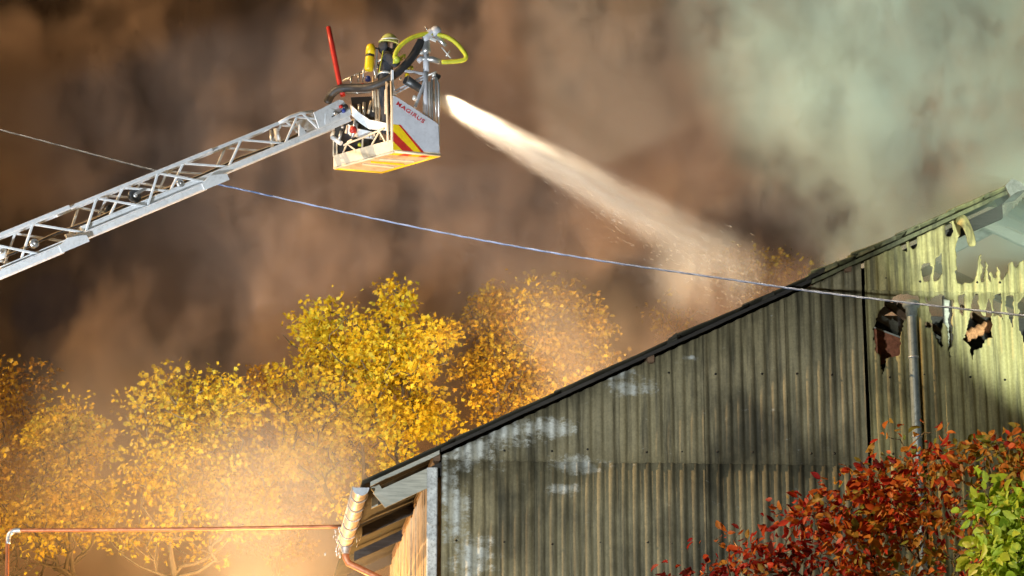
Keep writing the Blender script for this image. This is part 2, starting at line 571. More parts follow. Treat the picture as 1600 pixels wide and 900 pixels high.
ROW_H = SEAM2 - SEAM1
zlow = SEAM1 - ROW_H
gable_top = lambda u: roof_z(u) - 0.115
for c in range(len(edges) - 1):
    ua, ub = edges[c], edges[c + 1] + 0.035
    if abs(edges[c + 1] - edges[5]) < 1e-6: ub = edges[c + 1] - 0.03      # an open joint beside the fifth sheet
    if c == 5: ua = edges[c] + 0.03
    pale = c >= 5  # columns in the lamp beam take the lit copy
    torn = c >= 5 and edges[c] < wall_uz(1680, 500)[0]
    mat = M_SHEET_LIT if pale else M_SHEET
    tl = rng.uniform(0.004, 0.012)
    # lowest visible row, the row above, the top row under the roof
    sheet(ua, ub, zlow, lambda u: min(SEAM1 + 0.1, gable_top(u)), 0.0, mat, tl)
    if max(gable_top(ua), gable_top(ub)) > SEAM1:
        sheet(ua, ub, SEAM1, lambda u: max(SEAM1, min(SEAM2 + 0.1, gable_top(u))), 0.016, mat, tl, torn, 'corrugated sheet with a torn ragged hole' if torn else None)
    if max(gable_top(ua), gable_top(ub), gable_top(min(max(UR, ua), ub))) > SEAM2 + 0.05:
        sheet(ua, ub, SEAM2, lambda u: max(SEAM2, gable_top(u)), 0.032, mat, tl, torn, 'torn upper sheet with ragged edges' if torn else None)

# bolts with dark washers
for c in range(len(edges) - 1):
    for zz in (SEAM1 + 0.18, SEAM1 - 1.2, SEAM2 + 0.16, SEAM2 + 0.9, SEAM1 + 1.35):
        for k in (1, 4):
            u = edges[c] + (0.5 + k + rng.choice((0, 0, 1))) * PITCH_W
            u = round(u / PITCH_W) * PITCH_W
            if u < edges[c] + 0.05 or zz > gable_top(u) - 0.1 or u > wall_uz(1600, 500)[0]: continue
            if any(in_poly(u, zz, h) for h in HOLES): continue
            o_ = (0.032 if zz > SEAM2 else 0.016 if zz > SEAM1 else 0) + AMP + 0.012
            p = BW(u, 0, zz + rng.uniform(-.03, .03)) + WN * o_
            MB().lathe(p - WN * 0.012, WN, [(0, .019), (.010, .017), (.011, .011), (.022, .010), (.025, .005)], 8).build('bolt', M_BOLT, barn)

# masonry base below the sheets, the other walls
def slab(name, a, b_, z0, z1, t, mat, parent=barn, label=None):
    a, b_ = Vector(a), Vector(b_)
    d = (b_ - a).normalized(); n = Vector((d.y, -d.x, 0))
    m = MB().plate([Vector((a.x, a.y, z0)), Vector((b_.x, b_.y, z0)), Vector((b_.x, b_.y, z1)), Vector((a.x, a.y, z1))], -n * t)
    o = m.build(name, mat, parent)
    if label: o['label'] = label
    return o
slab('base_wall', BW(0.02, 0.02, 0), BW(UWR, 0.02, 0), 0, zlow + 0.05, 0.24, M_PLASTER)
z_side = roof_z(0) - 0.18
# left long wall: upright boards, each its own
zb0 = 0.3
bd = 0.16; w_b = 0.24
nb_ = int(9.5 / w_b)
for i in range(nb_):
    a = BW(0, bd + i * w_b, 0); b_ = BW(0, bd + i * w_b + w_b - 0.014, 0)
    dz = rng.uniform(0, 0.05)
    off = WD * rng.uniform(-0.012, 0.012)
    slab('wall_board', a + off, b_ + off, 3.0 + dz, z_side - 0.02, -0.03, M_PLASTER)
slab('side_wall', BW(0.08, 0.3, 0), BW(0.08, DEPTH, 0), 0, z_side - 0.06, -0.2, M_PLASTER)
slab('side_wall', BW(UWR - 0.1, 0.3, 0), BW(UWR - 0.1, DEPTH, 0), 0, z_side, 0.2, M_PLASTER)
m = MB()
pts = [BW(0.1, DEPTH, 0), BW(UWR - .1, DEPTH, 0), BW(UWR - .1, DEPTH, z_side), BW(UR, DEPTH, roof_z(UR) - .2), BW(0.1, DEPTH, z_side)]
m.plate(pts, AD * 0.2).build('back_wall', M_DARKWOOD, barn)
# corner trim at the left
MB().bar(BW(-0.005, 0.02, 0), BW(-0.005, 0.02, roof_z(0) - 0.24), 0.15, 0.13, WN).build('corner_trim', M_WHITE_TRIM, barn)

# -- roof: verge sheets one by one, the rest as a covering
def roof_piece(name, ua, ub, d0, d1, lift, mat, side=-1, thick=0.02, bend=0.0, wav=True):
    vs, fs = [], []
    nu = 6
    nd = max(2, int((d1 - d0) / (PITCH_W / 6))) if wav else 2
    for i in range(nu + 1):
        t = i / nu
        u = ua + (ub - ua) * t
        for k in range(nd + 1):
            d = d0 + (d1 - d0) * k / nd
            z = roof_z(u) + lift * (1 - t) + bend * (1 - t) ** 3 + (0.022 * math.cos(2 * math.pi * (d - VERGE) / PITCH_W) if wav else 0) + 0.012 * mnoise.noise(Vector((u * 3, d * 2, 1.7)))
            vs.append(BW(u, d, z))
    for i in range(nu):
        for k in range(nd):
            a = i * (nd + 1) + k
            fs.append((a, a + 1, a + nd + 2, a + nd + 1) if side < 0 else (a, a + nd + 1, a + nd + 2, a + 1))
    o = mesh_obj(name, vs, fs, mat, barn, smooth=True)
    so = o.modifiers.new('thickness', 'SOLIDIFY'); so.thickness = thick; so.offset = -1 if side > 0 else 1
    so.offset = 0
    return o
seams_px = [566, 700, 866, 1052, 1160, 1268, 1330, 1400, 1480, 1583]
su = [wall_uz(x, 754 - (x - 566) * 0.4582, VERGE)[0] for x in seams_px]
for i in range(len(su) - 1):
    lift = [0.01, 0.02, 0.02, 0.03, 0.03, 0.05, 0.045, 0.04, 0.03][i]
    roof_piece('roof_sheet', su[i], su[i + 1] + 0.10, VERGE, VERGE + 1.04, lift, M_ROOF if i < 5 else M_ROOF_LIT, bend=[0, 0, 0, .02, 0, .03, .02, 0, 0][i])
nrow = 7
rest = su[7]                                            # beyond this the covering burnt away
dd = VERGE + 1.03
while dd < DEPTH:
    d1 = min(dd + 3.2, DEPTH + .2)
    for i in range(0, 7, 1):
        if i >= 5: continue
        roof_piece('roof_sheet', su[i], su[i + 1] + 0.10, dd, d1, 0.03, M_ROOF, wav=False)
    dd = d1 - 0.02
# right slope
for d0, d1 in ((VERGE, 1.0), (4.5, 9.0), (9.0, DEPTH)):
    roof_piece('roof_sheet', UWR + 1.1, UR + (0.25 if d0 < 1 else 1.5), d0, d1, 0.02, M_ROOF_LIT if d0 < 1 else M_ROOF, side=1, wav=d0 < 1)
# broken scraps standing up along the verge
for px, h, w in ((1050, .10, .16), (1274, .06, .3), (1298, .07, .22), (1352, .05, .3), (1388, .045, .25), (1425, .05, .22), (1432, .06, .12), (1200, .05, .2), (1478, .04, .3), (1542, .05, .1)):
    uu = wall_uz(px, 754 - (px - 566) * 0.4582, VERGE)[0]
    pts = [BW(uu - w / 2, VERGE, roof_z(uu - w / 2) - .02), BW(uu + w / 2, VERGE, roof_z(uu + w / 2) - .02), BW(uu + w * .42, VERGE, roof_z(uu + w * .4) + h * .75 + .02),
           BW(uu + w * .1, VERGE, roof_z(uu) + h * .55 + .02), BW(uu - w * .3, VERGE, roof_z(uu - w * .3) + h * .4 + .02)]
    MB().plate(pts, AD * 0.06).build('roof_scrap', M_ROOF if px < 1290 else M_ROOF_LIT, barn)
# verge board under the sheets
def verge_board(ua, ub, dz, h, t, d, mat, name='verge_board'):
    m = MB()
    n = 14
    top, bot = [], []
    for i in range(n + 1):
        u = ua + (ub - ua) * i / n
        top.append(BW(u, d, roof_z(u) - dz))
        bot.append(BW(u, d, roof_z(u) - dz - h * (1 + 0.25 * mnoise.noise(Vector((u * 5, d, 2.0))))))
    vs, fs = [], []
    for a, b2 in zip(top, bot): vs += [a, b2, a + AD * t, b2 + AD * t]
    for i in range(n):
        k = i * 4
        fs += [(k, k + 1, k + 5, k + 4), (k + 2, k + 6, k + 7, k + 3), (k, k + 4, k + 6, k + 2), (k + 1, k + 3, k + 7, k + 5)]
    fs += [(0, 2, 3, 1), (n * 4, n * 4 + 1, n * 4 + 3, n * 4 + 2)]
    return MB().add(vs, fs).build(name, mat, barn)
verge_board(su[1] - 0.1, su[5], 0.02, 0.055, 0.05, VERGE + 0.03, M_TIMBER_CHAR)
verge_board(su[5] + .01, su[9] - 0.05, 0.045, 0.06, 0.05, VERGE + 0.03, M_ROOF_LIT)
verge_board(su[0] + 0.12, su[1] - 0.12, 0.04, 0.06, 0.05, VERGE + 0.03, M_TIMBER_GREY)
# rafter along the gable, purlins running back
verge_board(UE + 0.25, UR - 0.1, 0.19, 0.2, 0.09, 0.10, M_TIMBER_CHAR, 'rafter')
for i in range(4):
    dpt = 1.3 + i * 2.6
    ro = verge_board(UE + 0.22, UR, 0.06, 0.16, 0.09, dpt, M_TIMBER_GREY if i == 0 else M_TIMBER_CHAR, 'rafter')
    mm = MB()
    mm.bar(BW(UR, dpt + .05, ZR - .16), BW(UWR + .2, dpt + .05, roof_z(UWR + .2) - .16), .09, .16).build('rafter', M_TIMBER_GREY if i == 0 else M_TIMBER_CHAR, barn)
for uu in (0.05, 3.2, 6.2):
    MB().bar(BW(uu, VERGE + 0.08, roof_z(uu) - .11), BW(uu, DEPTH, roof_z(uu) - .11), .1, .12).build('purlin', M_TIMBER_BROWN, barn)
# inner burnt truss seen through the open ridge
def at_d(px, py, d):
    u, z = wall_uz(px, py, d)
    return BW(u, d, z)
MB().bar(at_d(1478, 392, 1.9), at_d(1578, 340, 1.9), .12, .2).build('truss_rafter', M_CHARGREY, barn)
MB().bar(at_d(1574, 340, 1.9), at_d(1690, 396, 1.9), .12, .2).build('truss_rafter', M_CHARGREY, barn)
MB().bar(at_d(1576, 318, 1.9), at_d(1577, 352, 1.9), .10, .12, WD).build('truss_post', M_CHARGREY, barn)
# ridge capping, pale and broken
m = MB()
rp = [BW(UR - .13, VERGE - .02, ZR - .03), BW(UR - .02, VERGE - .02, ZR + .09), BW(UR + .12, VERGE - .02, ZR + .03), BW(UR + .2, VERGE - .02, ZR - .08), BW(UR + .05, VERGE - .02, ZR - .12), BW(UR - .06, VERGE - .02, ZR - .2)]
m.plate(rp, AD * 0.6).build('ridge_cap', M_CHARGREY, barn)
# girt (rail) across the torn part, girts behind the other seams
ua_ = wall_uz(1494, 452)[0]
MB().bar(BW(ua_, 0.06, SEAM2 + .05), BW(UWR - .3, 0.06, SEAM2 + .05), .08, .11).build('girt', M_TIMBER_GREY, barn)
MB().bar(BW(.3, 0.10, SEAM1 + .05), BW(UWR - .3, 0.10, SEAM1 + .05), .10, .11).build('girt', M_TIMBER_CHAR, barn)
MB().bar(BW(edges[5], 0.2, 0), BW(edges[5], 0.2, gable_top(edges[5]) - .05), .16, .16, WN).build('post', M_TIMBER_CHAR, barn)
MB().bar(BW(edges[6], 0.14, 0), BW(edges[6], 0.14, SEAM2 - .02), .12, .12, WN).build('post', M_TIMBER_GREY, barn)
# loose boards leaning inside, behind the holes
for (p, q, d) in (((1440, 500), (1500, 540), .5), ((1500, 480), (1560, 520), .6), ((1380, 470), (1420, 500), .7)):
    MB().bar(at_d(*p, d), at_d(*q, d + .2), .05, .10).build('loose_board', M_TIMBER_BROWN, barn)
# the curled flap hanging at the torn edge
vs, fs = [], []
path = [(1491, 340, .05), (1502, 338, .10), (1508, 352, .16), (1513, 366, .20), (1517, 380, .17), (1520, 389, .12)]
path2 = [(1489, 352, .03), (1495, 358, .22), (1500, 368, .26), (1504, 378, .24), (1507, 387, .18), (1511, 390, .10)]
path0 = [(1506, 336, .02), (1512, 340, -.02), (1516, 352, .0), (1519, 362, .04), (1521, 374, .08), (1522, 386, .10)]
rows = []
for pth in (path2, path, path0):
    for (x, y, o_) in pth:
        u, z = wall_uz(x, y); vs.append(BW(u, 0, z) + WN * (o_ + .03))
n = len(path)
for r_ in range(2):
    for i in range(n - 1):
        a = r_ * n + i
        fs.append((a, a + 1, a + n + 1, a + n))
o = mesh_obj('torn_flap', vs, fs, M_SHEET_LIT, barn, smooth=True)
ss = o.modifiers.new('round', 'SUBSURF'); ss.levels = ss.render_levels = 2
so = o.modifiers.new('thickness', 'SOLIDIFY'); so.thickness = 0.01

# masonry scraps and insulation seen inside the holes
pl_pts = [at_d(1366, 512, .42), at_d(1392, 520, .46), at_d(1408, 529, .48), at_d(1409, 566, .46), at_d(1370, 570, .42)]
o = MB().plate(pl_pts, AD * .05).build('fallen_panel', M_BRICK, barn)
o['label'] = 'reddish panel showing through the hole beside the vent pipe'
MB().bar(at_d(1364, 511, .39), at_d(1409, 528, .45), .02, .022).build('panel_edging', M_TIMBER_GREY, barn)
m = MB()
prof = []
for i in range(13):
    t = i / 12
    a = at_d(1508 + t * 40, 526 - t * 18, 0.25)
    prof.append((a, 0.085 + 0.02 * math.sin(i * 2.1)))
m.tube([p for p, _ in prof], [r_ for _, r_ in prof], 10)
o = m.build('insulation_roll', M_INSUL, barn)
o['label'] = 'orange scorched roll showing through the torn sheet'

MB().plate([BW(edges[5] - .6, 1.5, 3), BW(UWR - .3, 1.5, 3), BW(UWR - .3, 1.5, SEAM2 + .02), BW(edges[5] - .6, 1.5, SEAM2 + .02)], AD * .06).build('dark_backing', M_TIMBER_CHAR, barn)  # dark sheet added behind the holes to keep them dark
# vent pipe standing in front of the gable
pu, pz = wall_uz(1424, 480, -0.16)
def vp(z): return BW(pu, -0.16, z)
vent = MB().tube([vp(0.4), vp(pz - .12), vp(pz - .02)], .072, 14).build('vent_pipe', M_PIPEGREY, barn)
MB().lathe(vp(pz - .14), UPZ, [(0, .085), (.12, .09), (.13, .115), (.17, .135), (.21, .12), (.25, .07), (.26, .02)], 16).build('cap', M_PIPEGREY, vent)
for zz in (SEAM1 + .4, SEAM1 + 1.6, SEAM1 - .7):
    MB().lathe(vp(zz), UPZ, [(0, .080), (.03, .080)], 14).build('bracket', M_ZINC, vent)

# -- eave: lookout board, gutter, downpipe
def gp(px, py, d): return at_d(px, py, d)
bp_ = [gp(583, 770, .02), gp(669, 731, .02), gp(671, 761, .02), gp(602, 793, .02)]
MB().plate(bp_, AD * 0.05).build('lookout_board', M_TIMBER_GREY, barn)
bp_ = [gp(579, 762, .1), gp(592, 756, .1), gp(597, 764, .1), gp(586, 770, .1)]
MB().plate(bp_, AD * 0.1).build('fascia_block', M_TIMBER_GREY, barn)
gu, gz = wall_uz(564, 762, VERGE - .02)
GR = 0.115
def gut(d, du=0.0, dz=0.0): return BW(gu + du, d, gz + dz - 0.004 * d)
vs, fs = [], []
ns, na = 20, 10
for i in range(ns + 1):
    d = VERGE - .02 + 4.9 * i / ns
    for rr in (GR, GR - .012):
        for k in range(na + 1):
            a = math.pi + math.pi * k / na
            vs.append(gut(d, math.cos(a) * rr, math.sin(a) * rr))
st = 2 * (na + 1)
for i in range(ns):
    for k in range(na):
        a = i * st + k
        fs.append((a, a + st, a + st + 1, a + 1))
        a += na + 1
        fs.append((a, a + 1, a + st + 1, a + st))
gutter = mesh_obj('gutter', vs, fs, M_GUTTER, barn, smooth=True)
cap = [gut(VERGE - .025, math.cos(math.pi + math.pi * k / 12) * (GR + .004), math.sin(math.pi + math.pi * k / 12) * (GR + .004)) for k in range(13)]
MB().plate(cap, AD * 0.012).build('end_cap', M_ZINC, gutter)
MB().tube([gut(VERGE - .02, -GR, .006), gut(4.88 + VERGE, -GR, .006)], .016, 8).build('bead', M_GUTTER, gutter)
for i in range(6):
    d = .35 + i * .8
    MB().tube([gut(d, GR, .02)] + [gut(d, math.cos(math.pi * 2 - math.pi * k / 8) * (GR + .012), math.sin(math.pi * 2 - math.pi * k / 8) * (GR + .012)) for k in range(9)], .011, 6).build('gutter_bracket', M_GUTTER, gutter)
dp_d = 4.4
o0 = gut(dp_d, 0, -GR)
down = MB().tube([o0 + UPZ * .02, o0 - UPZ * .16, o0 - UPZ * .26 + WD * .05, BW(-.32, dp_d, o0.z - .58), BW(-.18, dp_d, o0.z - .68), BW(-.13, dp_d, o0.z - .85), BW(-.13, dp_d, .3)], .055, 12).build('downpipe', M_COPPER, barn)
MB().lathe(o0 + UPZ * .03, -UPZ, [(0, .09), (.05, .085), (.12, .064), (.14, .064)], 12).build('outlet', M_GUTTER, down)
# ------------------------------------------------------------------ turntable ladder
M_WPAINT = worn('ladder_white_paint', (0.76, 0.79, 0.82), 0.4, 0.0, 0.08, 5, (0.25, 0.24, 0.22), 0.3, 0.08)
M_ALU = worn('bare_aluminium', (0.55, 0.55, 0.54), 0.35, 0.7, 0.1, 8, (0.2, 0.18, 0.16), 0.3, 0.1)
M_RUBBER = worn('black_rubber', (0.022, 0.022, 0.024), 0.55, 0.0, 0.3, 9, (0.06, 0.05, 0.045), 0.4, 0.2)
M_DARKGREY = worn('dark_grey_metal', (0.07, 0.075, 0.08), 0.4, 0.5, 0.2, 9)
M_RED = worn('red_lacquer', (0.52, 0.03, 0.02), 0.4, 0.0, 0.15, 8, (0.2, 0.03, 0.02), 0.3, 0.08)
M_YELLOW = worn('signal_yellow', (0.80, 0.55, 0.01), 0.4, 0.0, 0.1, 8, (0.4, 0.25, 0.03), 0.25, 0.08)
M_BLUE = worn('blue_plastic', (0.03, 0.06, 0.30), 0.4, 0.0, 0.2, 8)
M_PANEL = worn('basket_panel_grey', (0.52, 0.53, 0.57), 0.42, 0.0, 0.08, 4, (0.3, 0.29, 0.3), 0.35, 0.1)
M_AMBER_LIT = worn('basket_white_amber_lit', (0.76, 0.62, 0.44), 0.45, 0.0, 0.08, 4, (0.4, 0.32, 0.22), 0.3, 0.1)  # white basket paint with the amber lamplight mixed into its colour
M_HOSE_Y = worn('hose_yellow_green', (0.50, 0.52, 0.03), 0.6, 0.0, 0.2, 9, (0.35, 0.22, 0.03), 0.5, 0.2)
M_GLOVE0 = worn('coupling_lime', (0.40, 0.48, 0.05), .4, 0, .2, 14)
M_BRIGHT = worn('reflective_silver', (0.75, 0.74, 0.70), 0.3, 0.2, 0.1, 20)

P1 = at(549, 185, 41.9)                    # tip of the ladder, near lower rail
P0 = at(-150, 475, 37.0)
LA = (P1 - P0).normalized()                # along the ladder, towards the tip
LH = Vector((LA.x, LA.y, 0)).normalized()
LW = Vector((-LH.y, LH.x, 0))              # across, away from the camera
LU = LW.cross(LA) * -1.0
if LU.z < 0: LU = -LU
ladder = empty('turntable_ladder', P0)
tag(ladder, 'white lattice rescue ladder of a fire engine reaching up to the basket', 'ladder')

def LP(s, w, h):
    """s metres back from the tip, w across (0 near side), h above the lower rail"""
    return P1 - LA * s + LW * w + LU * h

def px_s(px):
    """distance back from the tip at which the near lower rail passes column px"""
    lo, hi = -1.0, 12.0
    for _ in range(50):
        m_ = (lo + hi) / 2
        q = LP(m_, 0, 0) - EYE
        x = 800 + FPX * q.x / (q.y * CP + q.z * SP)
        if x > px: lo = m_
        else: hi = m_
    return (lo + hi) / 2

def section(s0, s1, width, h, w0, hb, rail_h, bay, node0, up_end=None):
    sec = empty('ladder_section', LP(s1, w0, hb)); sec.parent = ladder; sec.location = sec.location - ladder.location
    for w in (w0, w0 + width):
        MB().bar(LP(s0, w, hb), LP(s1, w, hb), .05, rail_h, LU).build('rail', M_WPAINT, sec)
        MB().bar(LP(s0, w, hb + rail_h / 2 + .012), LP(s1, w, hb + rail_h / 2 + .012), .075, .022, LU).build('rail', M_WPAINT, sec)
        se = s0 if up_end is None else up_end
        MB().bar(LP(se, w, hb + h), LP(s1, w, hb + h), .05, .062, LU).build('rail', M_WPAINT, sec)
        s = node0
        k = 0
        while s < s1 - .1:
            sb = s - bay * .64                       # foot of the long brace, towards the tip
            if sb > s0 + .02:
                MB().bar(LP(s, w + .004, hb + h - .02), LP(sb, w + .004, hb + rail_h * .5), .032, .036, LU).build('brace', M_WPAINT, sec)
            sc = s + bay * .36
            if sc < s1:
                MB().bar(LP(s, w - .004, hb + h - .02), LP(sc, w - .004, hb + rail_h * .5), .034, .038, LU).build('brace', M_WPAINT, sec)
            s += bay; k += 1
    s = s0 + .2
    while s < s1:
        MB().tube([LP(s, w0, hb + .02), LP(s, w0 + width, hb + .02)], .016, 6).build('rung', M_ALU, sec)
        s += .30
    return sec

S_345, S_122, S_END = px_s(346), px_s(122), px_s(-140)
top3 = px_s(466)
bay = px_s(307) - px_s(397)
n_in = px_s(480)
def phase(s_, k): return n_in + bay * (math.ceil((s_ + .15 - n_in) / bay) + k)
sec_in = section(0.0, S_345 + 3.0, .56, .42, .05, 0.0, .09, bay, n_in, up_end=px_s(452))
sec_mid = section(S_345, S_122 + 1.6, .68, .535, -.01, -.11, .10, bay, phase(S_345, .45))
sec_out = section(S_122, S_END, .80, .60, -.07, -.16, .11, bay, phase(S_122, .2))
# the innermost section's top rail drops to the head
for w in (.05, .61):
    MB().tube([LP(px_s(452), w, .42), LP(px_s(470), w, .45), LP(px_s(487), w, .44), LP(px_s(505), w, .38)], .032, 8).build('rail', M_WPAINT, sec_in)
    MB().bar(LP(px_s(490), w, .42), LP(px_s(502), w, .06), .03, .04, LU).build('brace', M_WPAINT, sec_in)
# the shoe plates at the ends of the outer sections
for s_, hb, w in ((S_345, -.11, -.05), (S_122, -.16, -.11)):
    MB().plate([LP(s_ - .06, w, hb - .065), LP(s_ + .5, w, hb - .065), LP(s_ + .5, w, hb + .06), LP(s_ + .3, w, hb + .13), LP(s_ + .12, w, hb + .10), LP(s_ - .06, w, hb + .05)], LW * .02).build('shoe_plate', M_WPAINT, ladder)
# rollers, lamps and pulleys riding on the sections
def drum(px, h, w, r, t, mat, name):
    c = LP(px_s(px), w, h)
    d = MB().lathe(c - LW * t / 2, LW, [(0, r * .5), (.004, r), (t - .004, r), (t, r * .5)], 18).build(name, mat, ladder)
    MB().lathe(c - LW * (t / 2 + .02), LW, [(0, r * .3), (t + .04, r * .3)], 10).build('hub', M_ALU, d)
    return d
drum(222, .20, .10, .12, .06, M_DARKGREY, 'work_lamp')
drum(190, .12, .30, .11, .06, M_DARKGREY, 'work_lamp')
drum(286, .10, .02, .07, .05, M_ALU, 'pulley')
drum(58, .10, .02, .08, .06, M_ALU, 'pulley')
drum(10, .18, .06, .12, .04, M_WPAINT, 'pulley')
MB().bar(LP(px_s(222), .05, .22), LP(px_s(238), .05, .24), .05, .05, LU).build('lamp_arm', M_ALU, ladder)
for w, h, mat in ((.20, .10, M_RUBBER), (.26, .12, M_AMBER_LIT), (.33, .10, M_RUBBER), (.40, .12, M_ALU)):
    pts = [LP(.9 + i * .8, w + .015 * math.sin(i * 1.9), h + .018 * math.sin(i * 2.7 + w * 9)) for i in range(11)]
    MB().tube(pts, .017, 6).build('supply_line', mat, ladder)
# head of the ladder
hd = [LP(px_s(500), -.02, .06), LP(-.02, -.02, .06), LP(-.05, -.02, .16), LP(.02, -.02, .36), LP(.10, -.02, .40), LP(px_s(502), -.02, .36)]
MB().plate(hd, LW * .02).build('head_plate', M_WPAINT, ladder)
hd2 = [p + LW * .62 for p in hd]
MB().plate(hd2, LW * .02).build('head_plate', M_WPAINT, ladder)
MB().bar(LP(.42, -.04, .16), LP(.12, -.04, .19), .02, .02, LU).build('slot', M_DARKGREY, ladder)
for (s_, h_, r_, mat) in ((.14, .27, .035, M_RED), (.12, .18, .04, M_BLUE), (.05, .23, .055, M_DARKGREY), (.32, .20, .045, M_ALU)):
    MB().lathe(LP(s_, -.04, h_) - LW * .03, LW, [(0, r_ * .6), (.01, r_), (.05, r_)], 12).build('coupling', mat, ladder)
MB().plate([LP(.62, -.03, .08), LP(.28, -.03, .09), LP(.22, -.03, .20), LP(.36, -.03, .30), LP(.52, -.03, .26)], LW * .02).build('gusset', M_WPAINT, ladder)
# bracket with hydraulic cylinder near the tip
MB().tube([LP(px_s(436), .2, .05), LP(px_s(446), .2, .36)], .04, 10).build('ram', M_ALU, ladder)
MB().tube([LP(px_s(450), .25, .05), LP(px_s(455), .25, .36)], .05, 10).build('ram', M_WPAINT, ladder)
MB().plate([LP(px_s(470), .02, .05), LP(px_s(483), .02, .05), LP(px_s(478), .02, .26)], LW * .03).build('gusset', M_WPAINT, ladder)
# outer base of the ladder runs on down, out of the picture, to its turntable
MB().bar(LP(S_END, .33, .05), LP(S_END + 14, .33, .05), .8, .5, LU).build('main_boom', M_WPAINT, ladder)

# ------------------------------------------------------------------ rescue basket
BN, BL, BR, BF = at(616, 237, 41.3), at(522, 263, 42.15), at(688, 243, 41.5), at(597, 269, 42.35)
basket = empty('rescue_basket', BN)
tag(basket, 'rescue basket with striped front panel at the tip of the ladder', 'basket')
def NR(px, py): 
    """point on the basket's front panel plane"""
    t = (px - 616) / 72.0
    return at(px, py, BN.y + (BR.y - BN.y) * t)
def NL(px, py):
    t = (616 - px) / 94.0
    return at(px, py, BN.y + (BL.y - BN.y) * t)
nR = (BR - BN).cross(UPZ).normalized()      # towards the camera
if nR.y > 0: nR = -nR
nL = (BL - BN).cross(UPZ).normalized()
if nL.y > 0: nL = -nL

# floor pan: rim and underside
MB().plate([BN, BR, BF, BL], UPZ * .05).build('floor', M_AMBER_LIT, basket)
cen = (BN + BR + BF + BL) / 4
pan = [c + (cen - c) * .12 - UPZ * .012 for c in (BN, BR, BF, BL)]
MB().plate(pan, UPZ * .010).build('underside', worn('underside_tan', (0.50, 0.38, 0.24), 0.6, 0, .2, 4, (.3, .18, .08), .5), basket)
for a_, b_ in ((BL, BF), (BF, BR), (BN, BL), (BN, BR)):
    MB().tube([a_ + (cen - a_) * .0, b_], .024, 8).build('rim', M_YELLOW if a_ is not BN else M_AMBER_LIT, basket)
for t in (.3, .5, .7):
    MB().bar(pan[3].lerp(pan[0], t).lerp(pan[2].lerp(pan[1], 1 - t), .1) - UPZ * .012, pan[3].lerp(pan[0], t).lerp(pan[2].lerp(pan[1], t), .9) - UPZ * .012, .05, .02).build('floor_rib', M_YELLOW if t == .5 else M_AMBER_LIT, basket)

# front panel with writing and stripes
fp = [NR(614, 149), NR(622, 153), NR(667, 182), NR(685, 194), NR(687, 242), NR(660, 239), NR(614, 234)]
MB().plate(fp, -nR * .025).build('front_panel', M_PANEL, basket)
def stripe(pts, mat, k=.004, name='chevron_stripe'):
    MB().plate([NR(*p) + nR * k for p in pts], -nR * .003).build(name, mat, basket)
q = lambda x, y: (500 + x / 5.627, 120 + y / 5.627)
stripe([q(642, 418), q(690, 423), q(888, 664), q(822, 657), q(642, 478)], M_YELLOW)
stripe([q(642, 478), q(822, 657), q(722, 648), q(642, 566)], M_RED, .0045)
stripe([q(642, 566), q(722, 648), q(642, 640)], M_YELLOW, .005)
stripe([q(690, 421), q(708, 424), q(916, 668), q(888, 664)], M_RED, .0055)
# striped lip under the panel
lipA, lipB = BN + UPZ * .0, BR
def lip(t0, t1, mat):
    o_ = -UPZ * .004
    a, b2 = BN.lerp(BR, t0), BN.lerp(BR, t1)
    c, d = a + (BF - BR) * .16, b2 + (BF - BR) * .16
    MB().plate([a + o_, b2 + o_, d + o_ - (BF - BR).normalized() * .05, c + o_ - (BF - BR).normalized() * .05], UPZ * .003 - UPZ * .012).build('lip_stripe', mat, basket)
for t0, t1, mt in ((.02, .24, M_YELLOW), (.24, .44, M_RED), (.44, .66, M_YELLOW), (.66, .82, M_RED), (.82, .99, M_YELLOW)):
    lip(t0, t1, mt)
# lettering
tcu = bpy.data.curves.new('lettering', 'FONT')
tcu.body = 'MAGIRUS'
tcu.size = 0.135
tcu.extrude = 0.002
tcu.offset = 0.003
tcu.space_character = 1.15
tmp = bpy.data.objects.new('lettering_curve', tcu)
COL.objects.link(tmp)
bpy.context.view_layer.update()
dg = bpy.context.evaluated_depsgraph_get()
tme = bpy.data.meshes.new_from_object(tmp.evaluated_get(dg))
bpy.data.objects.remove(tmp)
t0_, t1_ = NR(619.5, 161), NR(662.5, 191)
ex = (t1_ - t0_).normalized()
ey = nR.cross(ex).normalized()
if ey.z < 0: ey = -ey
wid = max(v.co.x for v in tme.vertices)
k = (t1_ - t0_).length / wid
# keep the letters upright in height, as printed on the slant
tv = [t0_ + ex * (v.co.x * k) + (ey) * (v.co.y * k * .78) - ey * .03 + nR * (.006 + v.co.z) for v in tme.vertices]
mesh_obj('lettering', tv, [tuple(p.vertices) for p in tme.polygons], worn('lettering_red', (0.50, 0.04, 0.05), 0.5, 0, .1, 10), basket)
bpy.data.meshes.remove(tme)

# left lower panel and lattice rail
MB().plate([NL(616, 237), NL(616, 217), NL(521, 243), NL(521, 263)], -nL * .03).build('side_panel', M_AMBER_LIT, basket)
MB().bar(NL(537, 227), NL(600, 201), .028, .03).build('lattice_rail', M_AMBER_LIT, basket)
for p, r_ in (((536, 239), (543, 223)), ((541, 224), (556, 235)), ((566, 231), (567, 215)), ((580, 228), (594, 203)), ((592, 204), (602, 222)), ((526, 243), (526, 218)), ((521, 244), (521, 214)), ((585, 213), (585, 206)), ((550, 218), (543, 222))):
    MB().bar(NL(*p), NL(*r_), .026, .028).build('lattice_bar', M_AMBER_LIT, basket)
